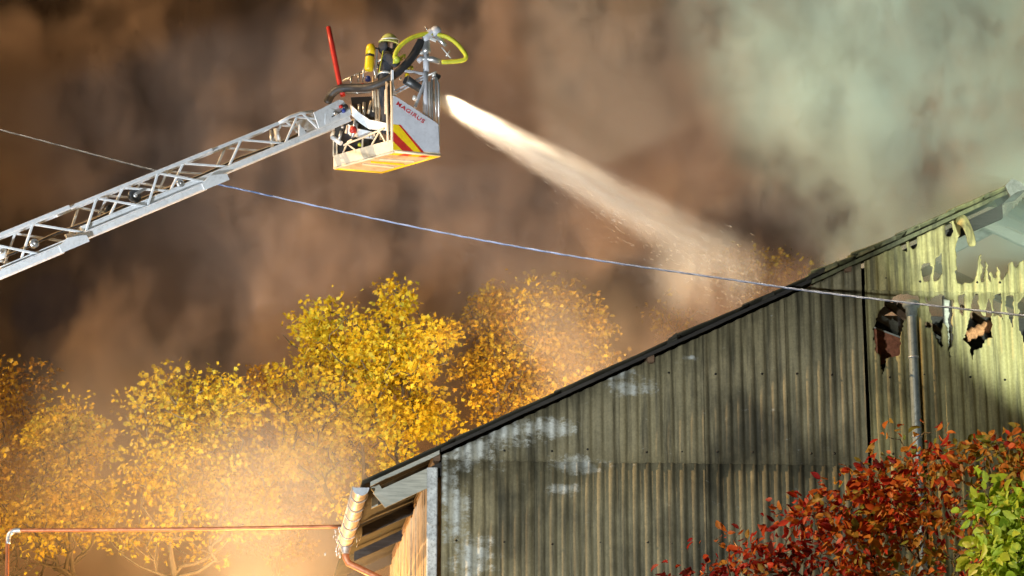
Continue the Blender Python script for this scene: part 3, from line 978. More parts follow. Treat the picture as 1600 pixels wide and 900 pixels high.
# arm from the ladder head to the basket
def AM(px, py): return at(px, py, 41.45 + (606 - px) / 60 * .5)
arm = [AM(547, 163), AM(560, 175), AM(577, 187), AM(607, 193), AM(606, 204), AM(575, 201), AM(562, 192), AM(550, 181)]
MB().plate(arm, -nL * .06).build('arm', M_WPAINT, basket)
arm2 = [p + LW * .55 for p in arm]
MB().plate(arm2, -nL * .06).build('arm', M_WPAINT, basket)
MB().tube([AM(519, 214), AM(528, 221), AM(533, 224)], .045, 8).build('bumper', M_WPAINT, basket)
MB().tube([AM(521, 205), AM(519, 214)], .04, 8).build('bumper', M_AMBER_LIT, basket)
# uprights and hand rails
def post(pts, r, mat=M_AMBER_LIT, name='upright', Y=None):
    MB().tube(pts, r, 8).build(name, mat, basket)
post([NL(606, 222), NL(605, 180), NL(604, 128)], .022)
post([NL(612, 222), NL(612, 170), NL(611, 127)], .020)
post([NL(602, 178), NL(602, 142), NL(604, 138), NL(606, 130)], .016)
Yb = 42.2
for x0, y0, x1, y1, Y, r_ in ((588, 192, 586, 134, 42.1, .022), (592, 188, 591, 136, 42.1, .022), (583, 175, 583, 120, 42.3, .018), (568, 180, 569, 160, 42.2, .03), (562, 178, 561, 163, 42.2, .028), (575, 178, 580, 158, 42.3, .024),
                              (595, 218, 594, 190, 42.2, .02), (551, 215, 556, 180, 42.0, .03), (540, 208, 543, 196, 42.0, .02), (548, 212, 549, 196, 42.0, .022), (556, 206, 558, 193, 42.0, .025), (530, 219, 533, 205, 42.1, .03)):
    post([at(x0, y0, Y), at(x1, y1, Y)], r_, M_AMBER_LIT if r_ < .025 else M_ALU, 'fitting_bar')
def rail(pts, Y, r=.018, mat=M_AMBER_LIT, name='hand_rail'):
    MB().tube([at(x, y, Y) for x, y in pts], r, 8).build(name, mat, basket)
rail([(533, 128), (560, 115), (590, 106), (618, 92)], 42.3, .018, M_ALU)
rail([(533, 144), (560, 145), (580, 143)], 42.2, .024, M_ALU)
rail([(567, 128), (568, 108), (584, 100), (586, 122)], 42.0, .02, M_ALU)
rail([(586, 120), (596, 112), (608, 108)], 42.0, .02, M_ALU)
rail([(548, 132), (549, 119)], 42.2, .02, M_ALU); rail([(560, 128), (561, 114)], 42.2, .02, M_ALU); rail([(545, 190), (560, 185), (588, 178)], 42.4, .02)
rail([(590, 188), (604, 181)], 42.2, .024); rail([(570, 190), (590, 188)], 42.2, .022)
# right side: uprights, bracing of the gun mount
for x0, y0, x1, y1, r_, mt in ((665, 188, 665, 108, .05, M_PANEL), (672, 228, 671, 128, .022, M_BRIGHT), (676, 226, 675, 124, .022, M_ALU), (662, 182, 662, 140, .02, M_AMBER_LIT), (681, 192, 681, 122, .022, M_ALU), (686, 232, 685, 196, .02, M_ALU)):
    MB().tube([at(x0, y0, 41.65), at(x1, y1, 41.65)], r_, 10).build('upright', mt, basket)
MB().tube([at(675, 126, 41.65), at(677, 121, 41.65), at(682, 122, 41.65), at(685.5, 132, 41.65), at(685.5, 196, 41.6)], .02, 8).build('guard_hoop', M_ALU, basket)
MB().lathe(at(676, 226, 41.6), UPZ * -1, [(0, .07), (.05, .09), (.08, .06)], 12).build('buffer', M_BRIGHT, basket)
for a_, b_, w_ in (((617, 142), (664, 118), .030), ((617, 147), (664, 122), .030), ((648, 168), (665, 124), .05), ((629, 110), (665, 116), .045), ((614, 134), (618, 150), .05)):
    MB().bar(at(*a_, 41.5), at(*b_, 41.65), w_, w_).build('brace', M_PANEL, basket)
MB().bar(at(613, 150, 41.4), at(613, 110, 41.4), .05, .04, nR).build('bracket', M_WPAINT, basket)
# seats, lamps and small fittings inside
for (x, y, Y, r_, mat) in ((567, 135, 42.0, .06, M_RED), (573, 140, 42.0, .035, M_YELLOW), (575, 123, 42.0, .055, M_BLUE), (636, 118, 41.7, .05, M_YELLOW), (626, 123, 41.8, .03, M_AMBER_LIT), (552, 203, 42.0, .07, M_RED), (562, 226, 41.9, .035, M_HOSE_Y), (648, 153, 42.0, .05, M_BRIGHT), (535, 198, 42.0, .03, M_ALU), (678, 117, 41.7, .04, M_BRIGHT)):
    c = at(x, y, Y)
    MB().lathe(c - UPZ * r_, UPZ, [(0, r_ * .5), (r_ * .3, r_ * .95), (r_, r_), (r_ * 1.7, r_ * .8), (r_ * 2, r_ * .3)], 10).build('fitting', mat, basket)
# back wall of the basket, dark
MB().plate([BL + UPZ * .3, BF + UPZ * .3, BF + UPZ * .95, BL + UPZ * .95], UPZ.cross(BF - BL).normalized() * .03).build('back_screen', M_DARKGREY, basket)
MB().plate([at(548, 152, 42.3), at(592, 150, 42.3), at(592, 200, 42.3), at(556, 205, 42.3)], Vector((0, .12, 0))).build('equipment_box', M_RUBBER, basket)

# ------------------------------------------------------------------ hoses and the red pole
def smooth_path(pts, n=6):
    out = []
    P = [pts[0]] + list(pts) + [pts[-1]]
    for i in range(1, len(P) - 2):
        for k in range(n):
            t = k / n
            a, b2, c, d = P[i - 1], P[i], P[i + 1], P[i + 2]
            out.append(.5 * ((2 * b2) + (c - a) * t + (2 * a - 5 * b2 + 4 * c - d) * t * t + (3 * b2 - a - 3 * c + d) * t ** 3))
    out.append(P[-2])
    return out
pts = [at(512, 160, 42.1), at(518, 148, 42.0), at(530, 139, 41.9), at(552, 137, 41.8), at(578, 136, 41.6), at(604, 126, 41.5), at(624, 111, 41.5), at(642, 92, 41.55), at(654, 72, 41.6), at(658, 64, 41.62)]
o = MB().tube(smooth_path(pts), .075, 12).build('supply_hose', M_RUBBER)
tag(o, 'thick black hose curving over the basket rail to the water gun', 'hose')
pts = [at(617, 100, 41.5), at(617, 88, 41.5), at(622, 76, 41.5), at(632, 66, 41.52), at(646, 58, 41.55), at(664, 53, 41.6), at(676, 53, 41.62)]
hose = MB().tube(smooth_path(pts), .042, 10).build('hose', M_HOSE_Y)
tag(hose, 'yellow hose arching from firefighter to the top of the water gun', 'hose')
pts = [at(684, 54, 41.62), at(696, 57, 41.6), at(709, 64, 41.6), at(720, 75, 41.6), at(728, 87, 41.6), at(725, 93.5, 41.6), at(712, 96, 41.6), at(690, 97, 41.6)]
o = MB().tube(smooth_path(pts), .042, 10).build('hose', M_HOSE_Y)
tag(o, 'yellow hose loop sticking out past the water gun over the jet', 'hose')
bm = bmesh.new(); bmesh.ops.create_uvsphere(bm, u_segments=14, v_segments=9, radius=.07)
mesh_obj('coupling', [v.co + at(620, 93, 41.45) for v in bm.verts], [tuple(v.index for v in f.verts) for f in bm.faces], M_GLOVE0, hose, smooth=True); bm.free()
pole = MB().tube([at(513, 42, 42.0), at(519, 72, 42.0), at(530, 127, 42.0), at(536, 150, 42.0)], [.045, .052, .050, .05], 10).build('marker_pole', M_RED)
tag(pole, 'red pole standing up beside the ladder head', 'pole')

# ------------------------------------------------------------------ water gun (monitor)
gun = empty('water_gun', at(665, 110, 41.65))
tag(gun, 'grey metal water gun with levers on top of the basket mount', 'water gun')
def G(x, y, dY=0.0): return at(x, y, 41.65 + dY)
MB().tube([G(666, 112), G(666, 98), G(666, 84)], [.055, .06, .05], 12).build('column', M_PANEL, gun)
MB().lathe(G(666, 84), UPZ, [(0, .05), (.02, .085), (.10, .085), (.12, .07), (.2, .075), (.26, .06)], 14).build('swivel', M_ALU, gun)
MB().tube([G(664, 66), G(667, 57), G(674, 51), G(683, 49)], [.075, .08, .085, .07], 12).build('elbow', M_PANEL, gun)
bm = bmesh.new(); bmesh.ops.create_uvsphere(bm, u_segments=16, v_segments=10, radius=.105)
mesh_obj('valve_body', [v.co + G(681, 49) for v in bm.verts], [tuple(v.index for v in f.verts) for f in bm.faces], M_PANEL, gun, smooth=True); bm.free()
MB().tube([G(682, 56), G(690, 65), G(697, 72)], [.055, .05, .035], 10).build('branch', M_ALU, gun)
MB().tube([G(690, 74), G(697, 82), G(705, 92)], .014, 6).build('lever', M_BRIGHT, gun)
MB().tube([G(697, 88), G(703, 79)], .014, 6).build('lever', M_BRIGHT, gun)
MB().tube([G(664, 41), G(668, 48)], .012, 6).build('lever', M_ALU, gun)
MB().tube([G(652, 84), G(662, 82)], [.03, .04], 8).build('coupling', M_BRIGHT, gun)
MB().tube([G(655, 92), G(666, 92), G(676, 93), G(688, 97)], [.04, .055, .06, .05], 10).build('coupling', M_ALU, gun)
MB().tube([G(653, 96), G(660, 90)], .05, 8).build('coupling', M_PANEL, gun)
MB().bar(G(672, 60), G(682, 64), .05, .06).build('gear_box', M_BRIGHT, gun)
MB().tube([G(668, 118), G(682, 112)], .02, 8).build('hand_grip', M_BRIGHT, gun)
JA = at(684, 156, 41.9); JB = at(1175, 468, 46.5)
jd = (JB - JA).normalized()
MB().tube([JA - jd * .75, JA - jd * .5, JA - jd * .1, JA], [.09, .075, .06, .055], 14).build('nozzle', M_DARKGREY, gun)
MB().tube([JA - jd * .7, at(662, 140, 41.8), at(665, 118, 41.68)], .06, 10).build('feed_pipe', M_ALU, gun)

# ------------------------------------------------------------------ firefighter
m_coat, nt, b = new_mat('turnout_cloth')
pos = N(nt, 'ShaderNodeNewGeometry').outputs['Position']
cn = noise_tex(nt, pos, 14, 5, .7)
nt.links.new(ramp(nt, cn, [(.3, (.018, .02, .026)), (.7, (.05, .052, .06))]).outputs[0], b.inputs['Base Color'])
b.inputs['Roughness'].default_value = .9
bp = N(nt, 'ShaderNodeBump', Strength=.6, Distance=.02); nt.links.new(noise_tex(nt, pos, 9, 3, .6), bp.inputs['Height']); nt.links.new(bp.outputs[0], b.inputs['Normal'])
M_COAT = m_coat
M_HELM = worn('helmet_lime', (0.52, 0.55, 0.16), .4, 0, .12, 14, (.2, .2, .06), .4, .1)
M_GLOVE = worn('glove_lime', (0.34, 0.40, 0.05), .8, 0, .25, 18)
M_SKIN = worn('skin', (0.45, 0.27, 0.20), .55, 0, .08, 20, (.3, .16, .12), .2)

HT = at(603, 52, 41.75)                                  # crown of the helmet
ZF = HT.z - 1.94
FX, FY = HT.x - .02, HT.y
person = empty('person', (FX, FY, ZF))
tag(person, 'firefighter in dark turnout coat and lime helmet standing in the rescue basket', 'person')
fw = Vector((.97, .22, 0)).normalized()                   # looks along the jet
sd_ = Vector((-fw.y, fw.x, 0))                            # the far side (left hand)
def B(f, s, z): return Vector((FX, FY, ZF)) + fw * f + sd_ * s + UPZ * z
def skin_mesh(name, pts, edges_, radii, mat, parent, root=0, levels=2):
    off = Vector((FX, FY, ZF))
    me = bpy.data.meshes.new(name)
    me.from_pydata([tuple(p - off) for p in pts], edges_, [])
    o = link(bpy.data.objects.new(name, me), parent)
    md = o.modifiers.new('skin', 'SKIN')
    md.use_smooth_shade = True
    for i, v in enumerate(me.skin_vertices[0].data):
        r_ = radii[i]
        v.radius = r_ if isinstance(r_, tuple) else (r_, r_)
        v.use_root = (i == root)
    sb = o.modifiers.new('sub', 'SUBSURF'); sb.levels = sb.render_levels = levels
    me.materials.append(mat)
    return o
pts, ed, rad = [], [], []
def pv(p, r_, frm=None):
    pts.append(p); rad.append(r_)
    if frm is not None: ed.append((frm, len(pts) - 1))
    return len(pts) - 1
pel = pv(B(0, 0, .95), (.17, .14))
wai = pv(B(.01, 0, 1.10), (.17, .14), pel)
che = pv(B(.03, 0, 1.30), (.20, .16), wai)
shl = pv(B(.04, 0, 1.46), (.17, .13), che)
nek = pv(B(.06, 0, 1.56), .075, shl)
hd1 = pv(B(.09, 0, 1.66), (.085, .10), nek)
hd2 = pv(B(.10, 0, 1.78), (.085, .10), hd1)
for s in (1, -1):
    a = pv(B(.05, s * .21, 1.43), .085, shl)
    if s < 0:
        e = pv(B(.16, s * .27, 1.22), .07, a); h_ = pv(B(.24, s * .15, 1.36), .05, e)
    else:
        e = pv(B(.20, s * .24, 1.22), .07, a); h_ = pv(B(.42, s * .16, 1.34), .05, e)
    hip = pv(B(0, s * .11, .88), .105, pel)
    kn = pv(B(.05, s * .13, .50), .085, hip)
    an = pv(B(-.01, s * .14, .10), .065, kn)
    to = pv(B(.17, s * .16, .05), .05, an)
skin_mesh('body', pts, ed, rad, M_COAT, person, 0)
# hands in gloves: palm, four fingers and thumb, closed on what they hold
def glove(c, dirv, up):
    dirv = dirv.normalized(); up = up.normalized(); side = dirv.cross(up).normalized()
    P_, E_, R_ = [], [], []
    def v(p, r_, f=None):
        P_.append(p); R_.append(r_)
        if f is not None: E_.append((f, len(P_) - 1))
        return len(P_) - 1
    w = v(c - dirv * .05, .034); pa = v(c, (.042, .030), w); pb = v(c + dirv * .045, (.045, .026), pa)
    for k, ln in enumerate((.9, 1.0, .95, .75)):
        o_ = side * ((k - 1.5) * .026)
        f0 = v(c + dirv * .075 + o_, .013, pb)
        f1 = v(c + dirv * (.075 + .035 * ln) + o_ - up * .012, .0125, f0)
        f2 = v(c + dirv * (.075 + .045 * ln) + o_ - up * .045, .012, f1)
        v(c + dirv * (.065) + o_ - up * (.06 * ln), .011, f2)
    t0 = v(c + side * -.05 + dirv * .02 - up * .012, .015, pa)
    v(c + side * -.055 + dirv * .055 - up * .045, .012, t0)
    return skin_mesh('glove', P_, E_, R_, M_GLOVE, person, 1)
glove(B(.26, -.14, 1.40), Vector((.5, .35, .8)), -fw)
glove(B(.45, .15, 1.36), fw + UPZ * .3, UPZ)
# face with mask, helmet with band, brim, neck cloth
fc = B(.115, 0, 1.685)
bm = bmesh.new(); bmesh.ops.create_uvsphere(bm, u_segments=20, v_segments=14, radius=1)
sph = [(v.co.copy()) for v in bm.verts]; sphf = [tuple(v.index for v in f.verts) for f in bm.faces]; bm.free()
def ell(c, rf, rs, rz, cond=None, mat=None, name='', parent=person):
    vs = [c + fw * p.x * rf + sd_ * p.y * rs + UPZ * p.z * rz for p in sph]
    fs = [f for f in sphf if cond is None or all(cond(sph[i]) for i in f)]
    return mesh_obj(name, vs, fs, mat, parent, smooth=True)
face = ell(B(.10, 0, 1.70), .108, .085, .13, None, M_SKIN, 'face')
MB().lathe(B(.195, 0, 1.69), fw, [(0, .018), (.02, .014), (.03, .006)], 8).build('nose', M_SKIN, face)
for s in (1, -1):
    MB().lathe(B(.185, s * .035, 1.715), fw, [(0, .013), (.008, .011), (.012, .004)], 8).build('eye', M_BRIGHT, face)
MB().bar(B(.198, -.03, 1.642), B(.198, .03, 1.642), .012, .012).build('mouth', M_RED, face)
o = ell(B(.135, 0, 1.675), .095, .088, .095, lambda p: p.x > -.1, M_RUBBER, 'breathing_mask')
o.modifiers.new('thickness', 'SOLIDIFY').thickness = .008
MB().lathe(B(.22, 0, 1.635), fw - UPZ * .4, [(0, .04), (.05, .04), (.07, .03)], 12).build('filter', M_DARKGREY, o)
hel = ell(B(.085, 0, 1.765), .165, .135, .175, lambda p: p.z > -.12, M_HELM, 'helmet')
hel.modifiers.new('thickness', 'SOLIDIFY').thickness = .012
bs = [B(.085 + .172 * math.cos(a), .141 * math.sin(a), 1.80 + .012 * math.cos(a)) for a in [2 * math.pi * k / 28 for k in range(29)]]
MB().tube(bs, .013, 6).build('helmet_band', M_BRIGHT, hel)
bs = [B(.085 + .185 * math.cos(a), .150 * math.sin(a), 1.745 - .02 * math.cos(a)) for a in [2 * math.pi * k / 28 for k in range(29)]]
MB().tube(bs, .016, 6).build('brim', M_HELM, hel)
o = ell(B(.03, 0, 1.66), .15, .145, .16, lambda p: p.x < .25 and p.z < .45 and p.z > -.8, M_COAT, 'neck_cloth')
o.modifiers.new('thickness', 'SOLIDIFY').thickness = .01
# reflective bands on coat and arms
def band(c, rf, rs, name='reflective_band', t=.022):
    bs = [c + fw * math.cos(a) * rf + sd_ * math.sin(a) * rs for a in [2 * math.pi * k / 24 for k in range(25)]]
    m = MB()
    vs, fs = [], []
    for p in bs: vs += [p - UPZ * t, p + UPZ * t]
    for i in range(24): fs.append((i * 2, i * 2 + 2, i * 2 + 3, i * 2 + 1))
    o = mesh_obj(name, vs, fs, M_BRIGHT, person, smooth=True)
    o.modifiers.new('thickness', 'SOLIDIFY').thickness = .006
band(B(.03, 0, 1.36), .17, .215); band(B(.01, 0, 1.12), .152, .186)
# breathing cylinder in its harness on the back
cyl = empty('breathing_set', (0, 0, 0)); cyl.parent = person
c0 = B(-.29, -.02, 1.17)
ca = (UPZ + fw * .06).normalized()
bottle = MB().lathe(c0, ca, [(0, .05), (.015, .075), (.05, .085), (.26, .085), (.27, .085)], 18).build('cylinder', M_YELLOW, cyl)
MB().lathe(c0 + ca * .27, ca, [(0, .078), (.05, .078)], 18).build('strap', M_RUBBER, cyl)
MB().lathe(c0 + ca * .32, ca, [(0, .086), (.12, .086), (.17, .075), (.20, .05), (.215, .02)], 18).build('cylinder', M_YELLOW, cyl)
MB().tube([c0 + ca * .46 + fw * .08, B(-.10, -.02, 1.62), B(.0, -.06, 1.60)], .014, 6).build('air_tube', M_RUBBER, cyl)
MB().bar(B(-.17, -.06, 1.02), B(-.15, -.06, 1.58), .06, .025, fw).build('back_plate', M_ALU, cyl)
MB().bar(B(-.13, -.18, 1.08), B(-.06, -.19, 1.52), .045, .012, fw).build('harness_strap', M_HOSE_Y, cyl)

# ------------------------------------------------------------------ power line in front of everything
M_WIRE = worn('cable_sheath', (0.17, 0.25, 0.46), .35, .3, .3, 3, (.08, .09, .12), .4)
wp = [(-1400, -190), (-700, 25), (-260, 140), (0, 203), (225, 262), (350, 290), (650, 355), (900, 401), (1150, 438), (1300, 459), (1600, 493), (1800, 511), (2400, 545), (3200, 560)]
base = smooth_path([at(x, y, 43.5 - x * .0076) for x, y in wp], 30)
m = MB()
cable = empty('power_line', base[0])
tag(cable, 'thin twisted overhead cable sagging across the whole view', 'cable')
for ph in (0, 2 * math.pi / 3, 4 * math.pi / 3):
    pts = []
    for i, p in enumerate(base):
        a = ph + i * .55
        pts.append(p + Vector((0, math.cos(a), math.sin(a))) * .0085)
    MB().tube(pts, .0090, 6).build('strand', M_WIRE, cable)

# ------------------------------------------------------------------ the reddish pipe beside the barn
pf = MB().tube(smooth_path([at(10, 1500, 40.5), at(11, 905, 40.5), at(13, 845, 40.5), at(16, 834, 40.5), at(24, 829, 40.5), at(40, 828.5, 40.5), at(280, 827, 40.5), at(533, 822.5, 40.5)], 8), .033, 10).build('pipe_rail', M_COPPER)
tag(pf, 'thin reddish pipe running level in front of the trees, bent down at one end', 'pipe')
MB().lathe(at(12.5, 850, 40.5), UPZ, [(0, .04), (.03, .042), (.08, .042), (.1, .037)], 10).build('elbow_sleeve', M_ZINC, pf)
MB().tube(smooth_path([at(12.7, 842, 40.5), at(15.2, 834.5, 40.5), at(22, 829.5, 40.5), at(32, 828.6, 40.5)], 6), .043, 10).build('elbow', M_ZINC, pf)
# water running off the broken gutter
M_WATER, nt, b = new_mat('water_drops')
b.inputs['Base Color'].default_value = (.9, .88, .84, 1); b.inputs['Roughness'].default_value = .12; b.inputs['Transmission Weight'].default_value = .35; b.inputs['IOR'].default_value = 1.33
pos = N(nt, 'ShaderNodeNewGeometry').outputs['Position']
bp = N(nt, 'ShaderNodeBump', Strength=.8, Distance=.02); nt.links.new(noise_tex(nt, pos, 30, 3, .6), bp.inputs['Height']); nt.links.new(bp.outputs[0], b.inputs['Normal'])
m = MB()
for i in range(70):
    x = rng.gauss(531, 5); y = rng.uniform(822, 868) 
    x += (845 - y) * .12 + (rng.uniform(8, 26) if rng.random() < .22 else 0)
    p = at(x, y, 39.5 + rng.uniform(-.15, .15)); ln = rng.uniform(.02, .10); r_ = rng.uniform(.006, .017)
    dv = Vector((rng.uniform(-.4, .1), 0, -1)).normalized()
    m.tube([p, p + dv * ln * .6, p + dv * ln], [r_ * .3, r_, r_ * .2], 6)
o = m.build('water_drips', M_WATER)
tag(o, 'bright water dripping from the end of the gutter', 'water', kind='stuff')

# a lamp added on the basket to brighten the jet
bl = empty('jet_fill_lamp', at(680, 118, 41.7)); tag(bl, 'small added lamp on the front corner of the basket, brightening the jet', 'lamp')
MB().lathe(at(678, 117, 41.7), jd, [(0, .03), (.03, .055), (.10, .065), (.115, .06)], 12).build('housing', M_DARKGREY, bl)
ld = bpy.data.lights.new('jet_fill_light', 'SPOT'); ld.energy = 2600; ld.color = (1.0, .76, .50); ld.spot_size = R(60); ld.spot_blend = .8; ld.shadow_soft_size = .06
lo_ = bpy.data.objects.new('jet_fill_light', ld); COL.objects.link(lo_); lo_.location = at(690, 120, 41.5)
lo_.rotation_euler = (at(860, 300, 43.0) - lo_.location).to_track_quat('-Z', 'Y').to_euler()
# ------------------------------------------------------------------ trees and bushes
def leaf_material(name, stops, translucent=0.35, rough=0.5):
    m = bpy.data.materials.new(name); m.use_nodes = True
    nt = m.node_tree
    for n in list(nt.nodes): nt.nodes.remove(n)
    out = nt.nodes.new('ShaderNodeOutputMaterial')
    at_ = nt.nodes.new('ShaderNodeAttribute'); at_.attribute_name = 'tone'
    c = ramp(nt, at_.outputs['Fac'], stops).outputs[0]
    pos = N(nt, 'ShaderNodeNewGeometry').outputs['Position']
    v = noise_tex(nt, pos, 22, 3, .6)
    c = mixc(nt, 1.0, c, ramp(nt, v, [(.3, (.8, .78, .75)), (.7, (1.12, 1.12, 1.1))]).outputs[0], 'MULTIPLY')
    b = nt.nodes.new('ShaderNodeBsdfPrincipled')
    b.inputs['Roughness'].default_value = rough
    b.inputs['Specular IOR Level'].default_value = .35
    nt.links.new(c, b.inputs['Base Color'])
    t = nt.nodes.new('ShaderNodeBsdfTranslucent')
    nt.links.new(c, t.inputs['Color'])
    mx = nt.nodes.new('ShaderNodeMixShader'); mx.inputs[0].default_value = translucent
    nt.links.new(b.outputs[0], mx.inputs[1]); nt.links.new(t.outputs[0], mx.inputs[2])
    nt.links.new(mx.outputs[0], out.inputs['Surface'])
    return m

def bark_material(name, a, b_):
    m, nt, b = new_mat(name)
    pos = N(nt, 'ShaderNodeNewGeometry').outputs['Position']
    g = noise_tex(nt, pos, 6, 5, .7, (3, 3, 1))
    nt.links.new(ramp(nt, g, [(.3, a), (.7, b_)]).outputs[0], b.inputs['Base Color'])
    b.inputs['Roughness'].default_value = .9
    bp = N(nt, 'ShaderNodeBump', Strength=.7, Distance=.02); nt.links.new(g, bp.inputs['Height']); nt.links.new(bp.outputs[0], b.inputs['Normal'])
    return m
M_BARK = bark_material('bark_brown', (.07, .05, .03), (.20, .15, .09))
M_BARK_PALE = bark_material('bark_pale', (.14, .11, .07), (.32, .26, .17))
GOLD = leaf_material('leaf_gold', [(0.0, (.20, .12, .02)), (.22, (.52, .33, .02)), (.5, (.80, .58, .03)), (.8, (.86, .72, .05)), (1.0, (.60, .58, .07))], .4)
RUSTY = leaf_material('leaf_rust_gold', [(0.0, (.16, .08, .02)), (.35, (.46, .25, .03)), (.7, (.74, .50, .04)), (1.0, (.82, .64, .06))], .4)
REDL = leaf_material('leaf_red', [(0.0, (.10, .015, .015)), (.22, (.36, .02, .02)), (.42, (.52, .045, .02)), (.6, (.60, .16, .03)), (.78, (.56, .29, .05)), (.9, (.34, .24, .05)), (1.0, (.22, .27, .05))], .3, .5)
LIME = leaf_material('leaf_lime', [(0.0, (.14, .24, .02)), (.5, (.40, .58, .05)), (1.0, (.62, .74, .14))], .35, .38)

MAPLE = np.array([(0, 0, 0), (.42, .05, .06), (.30, .34, .03), (.52, .62, .10), (.20, .60, .02), (0, 1.0, -.06), (-.20, .60, .02), (-.52, .62, .10), (-.30, .34, .03), (-.42, .05, .06)])
MAPLE_T = [(0, 1, 2), (0, 2, 4), (2, 3, 4), (4, 5, 6), (0, 4, 6), (6, 7, 8), (0, 6, 8), (0, 8, 9)]
OVAL = np.array([(0, 0, 0), (.20, .22, .07), (.27, .5, .08), (.16, .80, .03), (0, 1.0, -.08), (-.16, .80, .03), (-.27, .5, .08), (-.20, .22, .07), (0, .5, 0)])
OVAL_T = [(0, 1, 8), (1, 2, 8), (2, 3, 8), (3, 4, 8), (4, 5, 8), (5, 6, 8), (6, 7, 8), (7, 0, 8)]

def leaves(name, base, direc, size, tone, shape, tris, mat, parent, seed, droop=.5):
    """leaf-sized faces spread through the crown, one mesh"""
    g = np.random.default_rng(seed)
    n = len(base)
    d = direc + g.normal(0, .55, (n, 3)); d[:, 2] -= droop * g.random(n)
    d /= np.linalg.norm(d, axis=1, keepdims=True)
    nrm = g.normal(0, 1, (n, 3)) + np.array([-.35, -.55, .55])
    nrm -= d * (nrm * d).sum(1, keepdims=True)
    nrm /= np.linalg.norm(nrm, axis=1, keepdims=True) + 1e-9
    s = np.cross(d, nrm)
    nv = len(shape)
    wid = g.uniform(.8, 1.15, (n, 1, 1))
    curl = g.uniform(.3, 2.2, (n, 1, 1))
    sh = shape[None]
    v = base[:, None, :] + size[:, None, None] * (s[:, None, :] * sh[:, :, 0:1] * wid + d[:, None, :] * sh[:, :, 1:2] + nrm[:, None, :] * sh[:, :, 2:3] * curl)
    v = v.reshape(-1, 3)
    t = np.array(tris)
    f = (t[None] + (np.arange(n) * nv)[:, None, None]).reshape(-1)
    off = parent.location
    v = v - np.array(off)
    me = bpy.data.meshes.new(name)
    nf = len(f) // 3
    me.vertices.add(len(v)); me.vertices.foreach_set('co', v.astype(np.float32).ravel())
    me.loops.add(len(f)); me.loops.foreach_set('vertex_index', f.astype(np.int32))
    me.polygons.add(nf); me.polygons.foreach_set('loop_start', np.arange(0, nf * 3, 3, dtype=np.int32))
    me.update(calc_edges=True)
    a = me.attributes.new('tone', 'FLOAT', 'FACE')
    a.data.foreach_set('value', np.repeat(tone, len(tris)).astype(np.float32))
    me.materials.append(mat)
    me.validate()
    o = bpy.data.objects.new(name, me)
    return link(o, parent)

def grow(root, top, crown_base, targets, g):
    """a leader up to the top; every target hangs on an earlier node from which a limb can climb to it"""
    root, top = np.array(root), np.array(top)
    nodes = [root]; par = [-1]
    k = 16
    wob = g.normal(0, 1, (k + 1, 3)) * np.array([.10, .10, 0])
    for i in range(1, k + 1):
        nodes.append(root + (top - root) * i / k + wob[i] * (i / k)); par.append(i - 1)
    zc = crown_base
    order = np.argsort(np.linalg.norm((targets - np.array([top[0], top[1], zc])) * np.array([1, 1, .6]), axis=1))
    for ti in order:
        t = targets[ti]
        A = np.array(nodes)
        dv = t - A
        dist = np.linalg.norm(dv, axis=1)
        cost = dist * (1 + 1.6 * np.clip(.45 - dv[:, 2] / (dist + 1e-6), 0, 2)) + np.where(A[:, 2] < zc, 2.5 + (zc - A[:, 2]), 0)
        j = int(np.argmin(cost))
        m = max(2, int(dist[j] / .5))
        p0 = A[j]; pp = j
        bow = g.normal(0, .05 * dist[j], 3); bow[2] = -.07 * dist[j]
        for q in range(1, m + 1):
            s = q / m
            nodes.append(p0 + (t - p0) * s + bow * math.sin(math.pi * s)); par.append(pp); pp = len(nodes) - 1
    return np.array(nodes), par

def skeleton_mesh(name, nodes, par, r_tip, r_base, mat, parent, sides=5):
    n = len(nodes)
    load = np.zeros(n)
    kids = [0] * n
    for i in range(n - 1, 0, -1): kids[par[i]] += 1
    for i in range(n - 1, -1, -1):
        if kids[i] == 0: load[i] += 1
        if par[i] >= 0: load[par[i]] += load[i]
    rad = r_tip * load ** .42
    rad = np.minimum(rad * (r_base / rad[0]) if rad[0] > r_base else rad, r_base)
    rad = np.maximum(rad, r_tip * .7)
    # chains
    ch = {}
    for i in range(1, n): ch.setdefault(par[i], []).append(i)
    m = MB()
    stack = [(0, None)]
    while stack:
        s, start = stack.pop()
        chain = [s] if start is None else [start, s]
        c = s
        while ch.get(c):
            ks = sorted(ch[c], key=lambda q: -load[q])
            for q in ks[1:]: stack.append((q, c))
            c = ks[0]; chain.append(c)
        if len(chain) >= 2:
            rr = [rad[q] for q in chain]
            if start is not None: rr[0] = min(rr[0], rr[1] * 1.15)
            rr[-1] *= .5
            m.tube([nodes[q] for q in chain], rr, sides if load[chain[1]] > 3 else 4, False)
    return m.build(name, mat, parent)

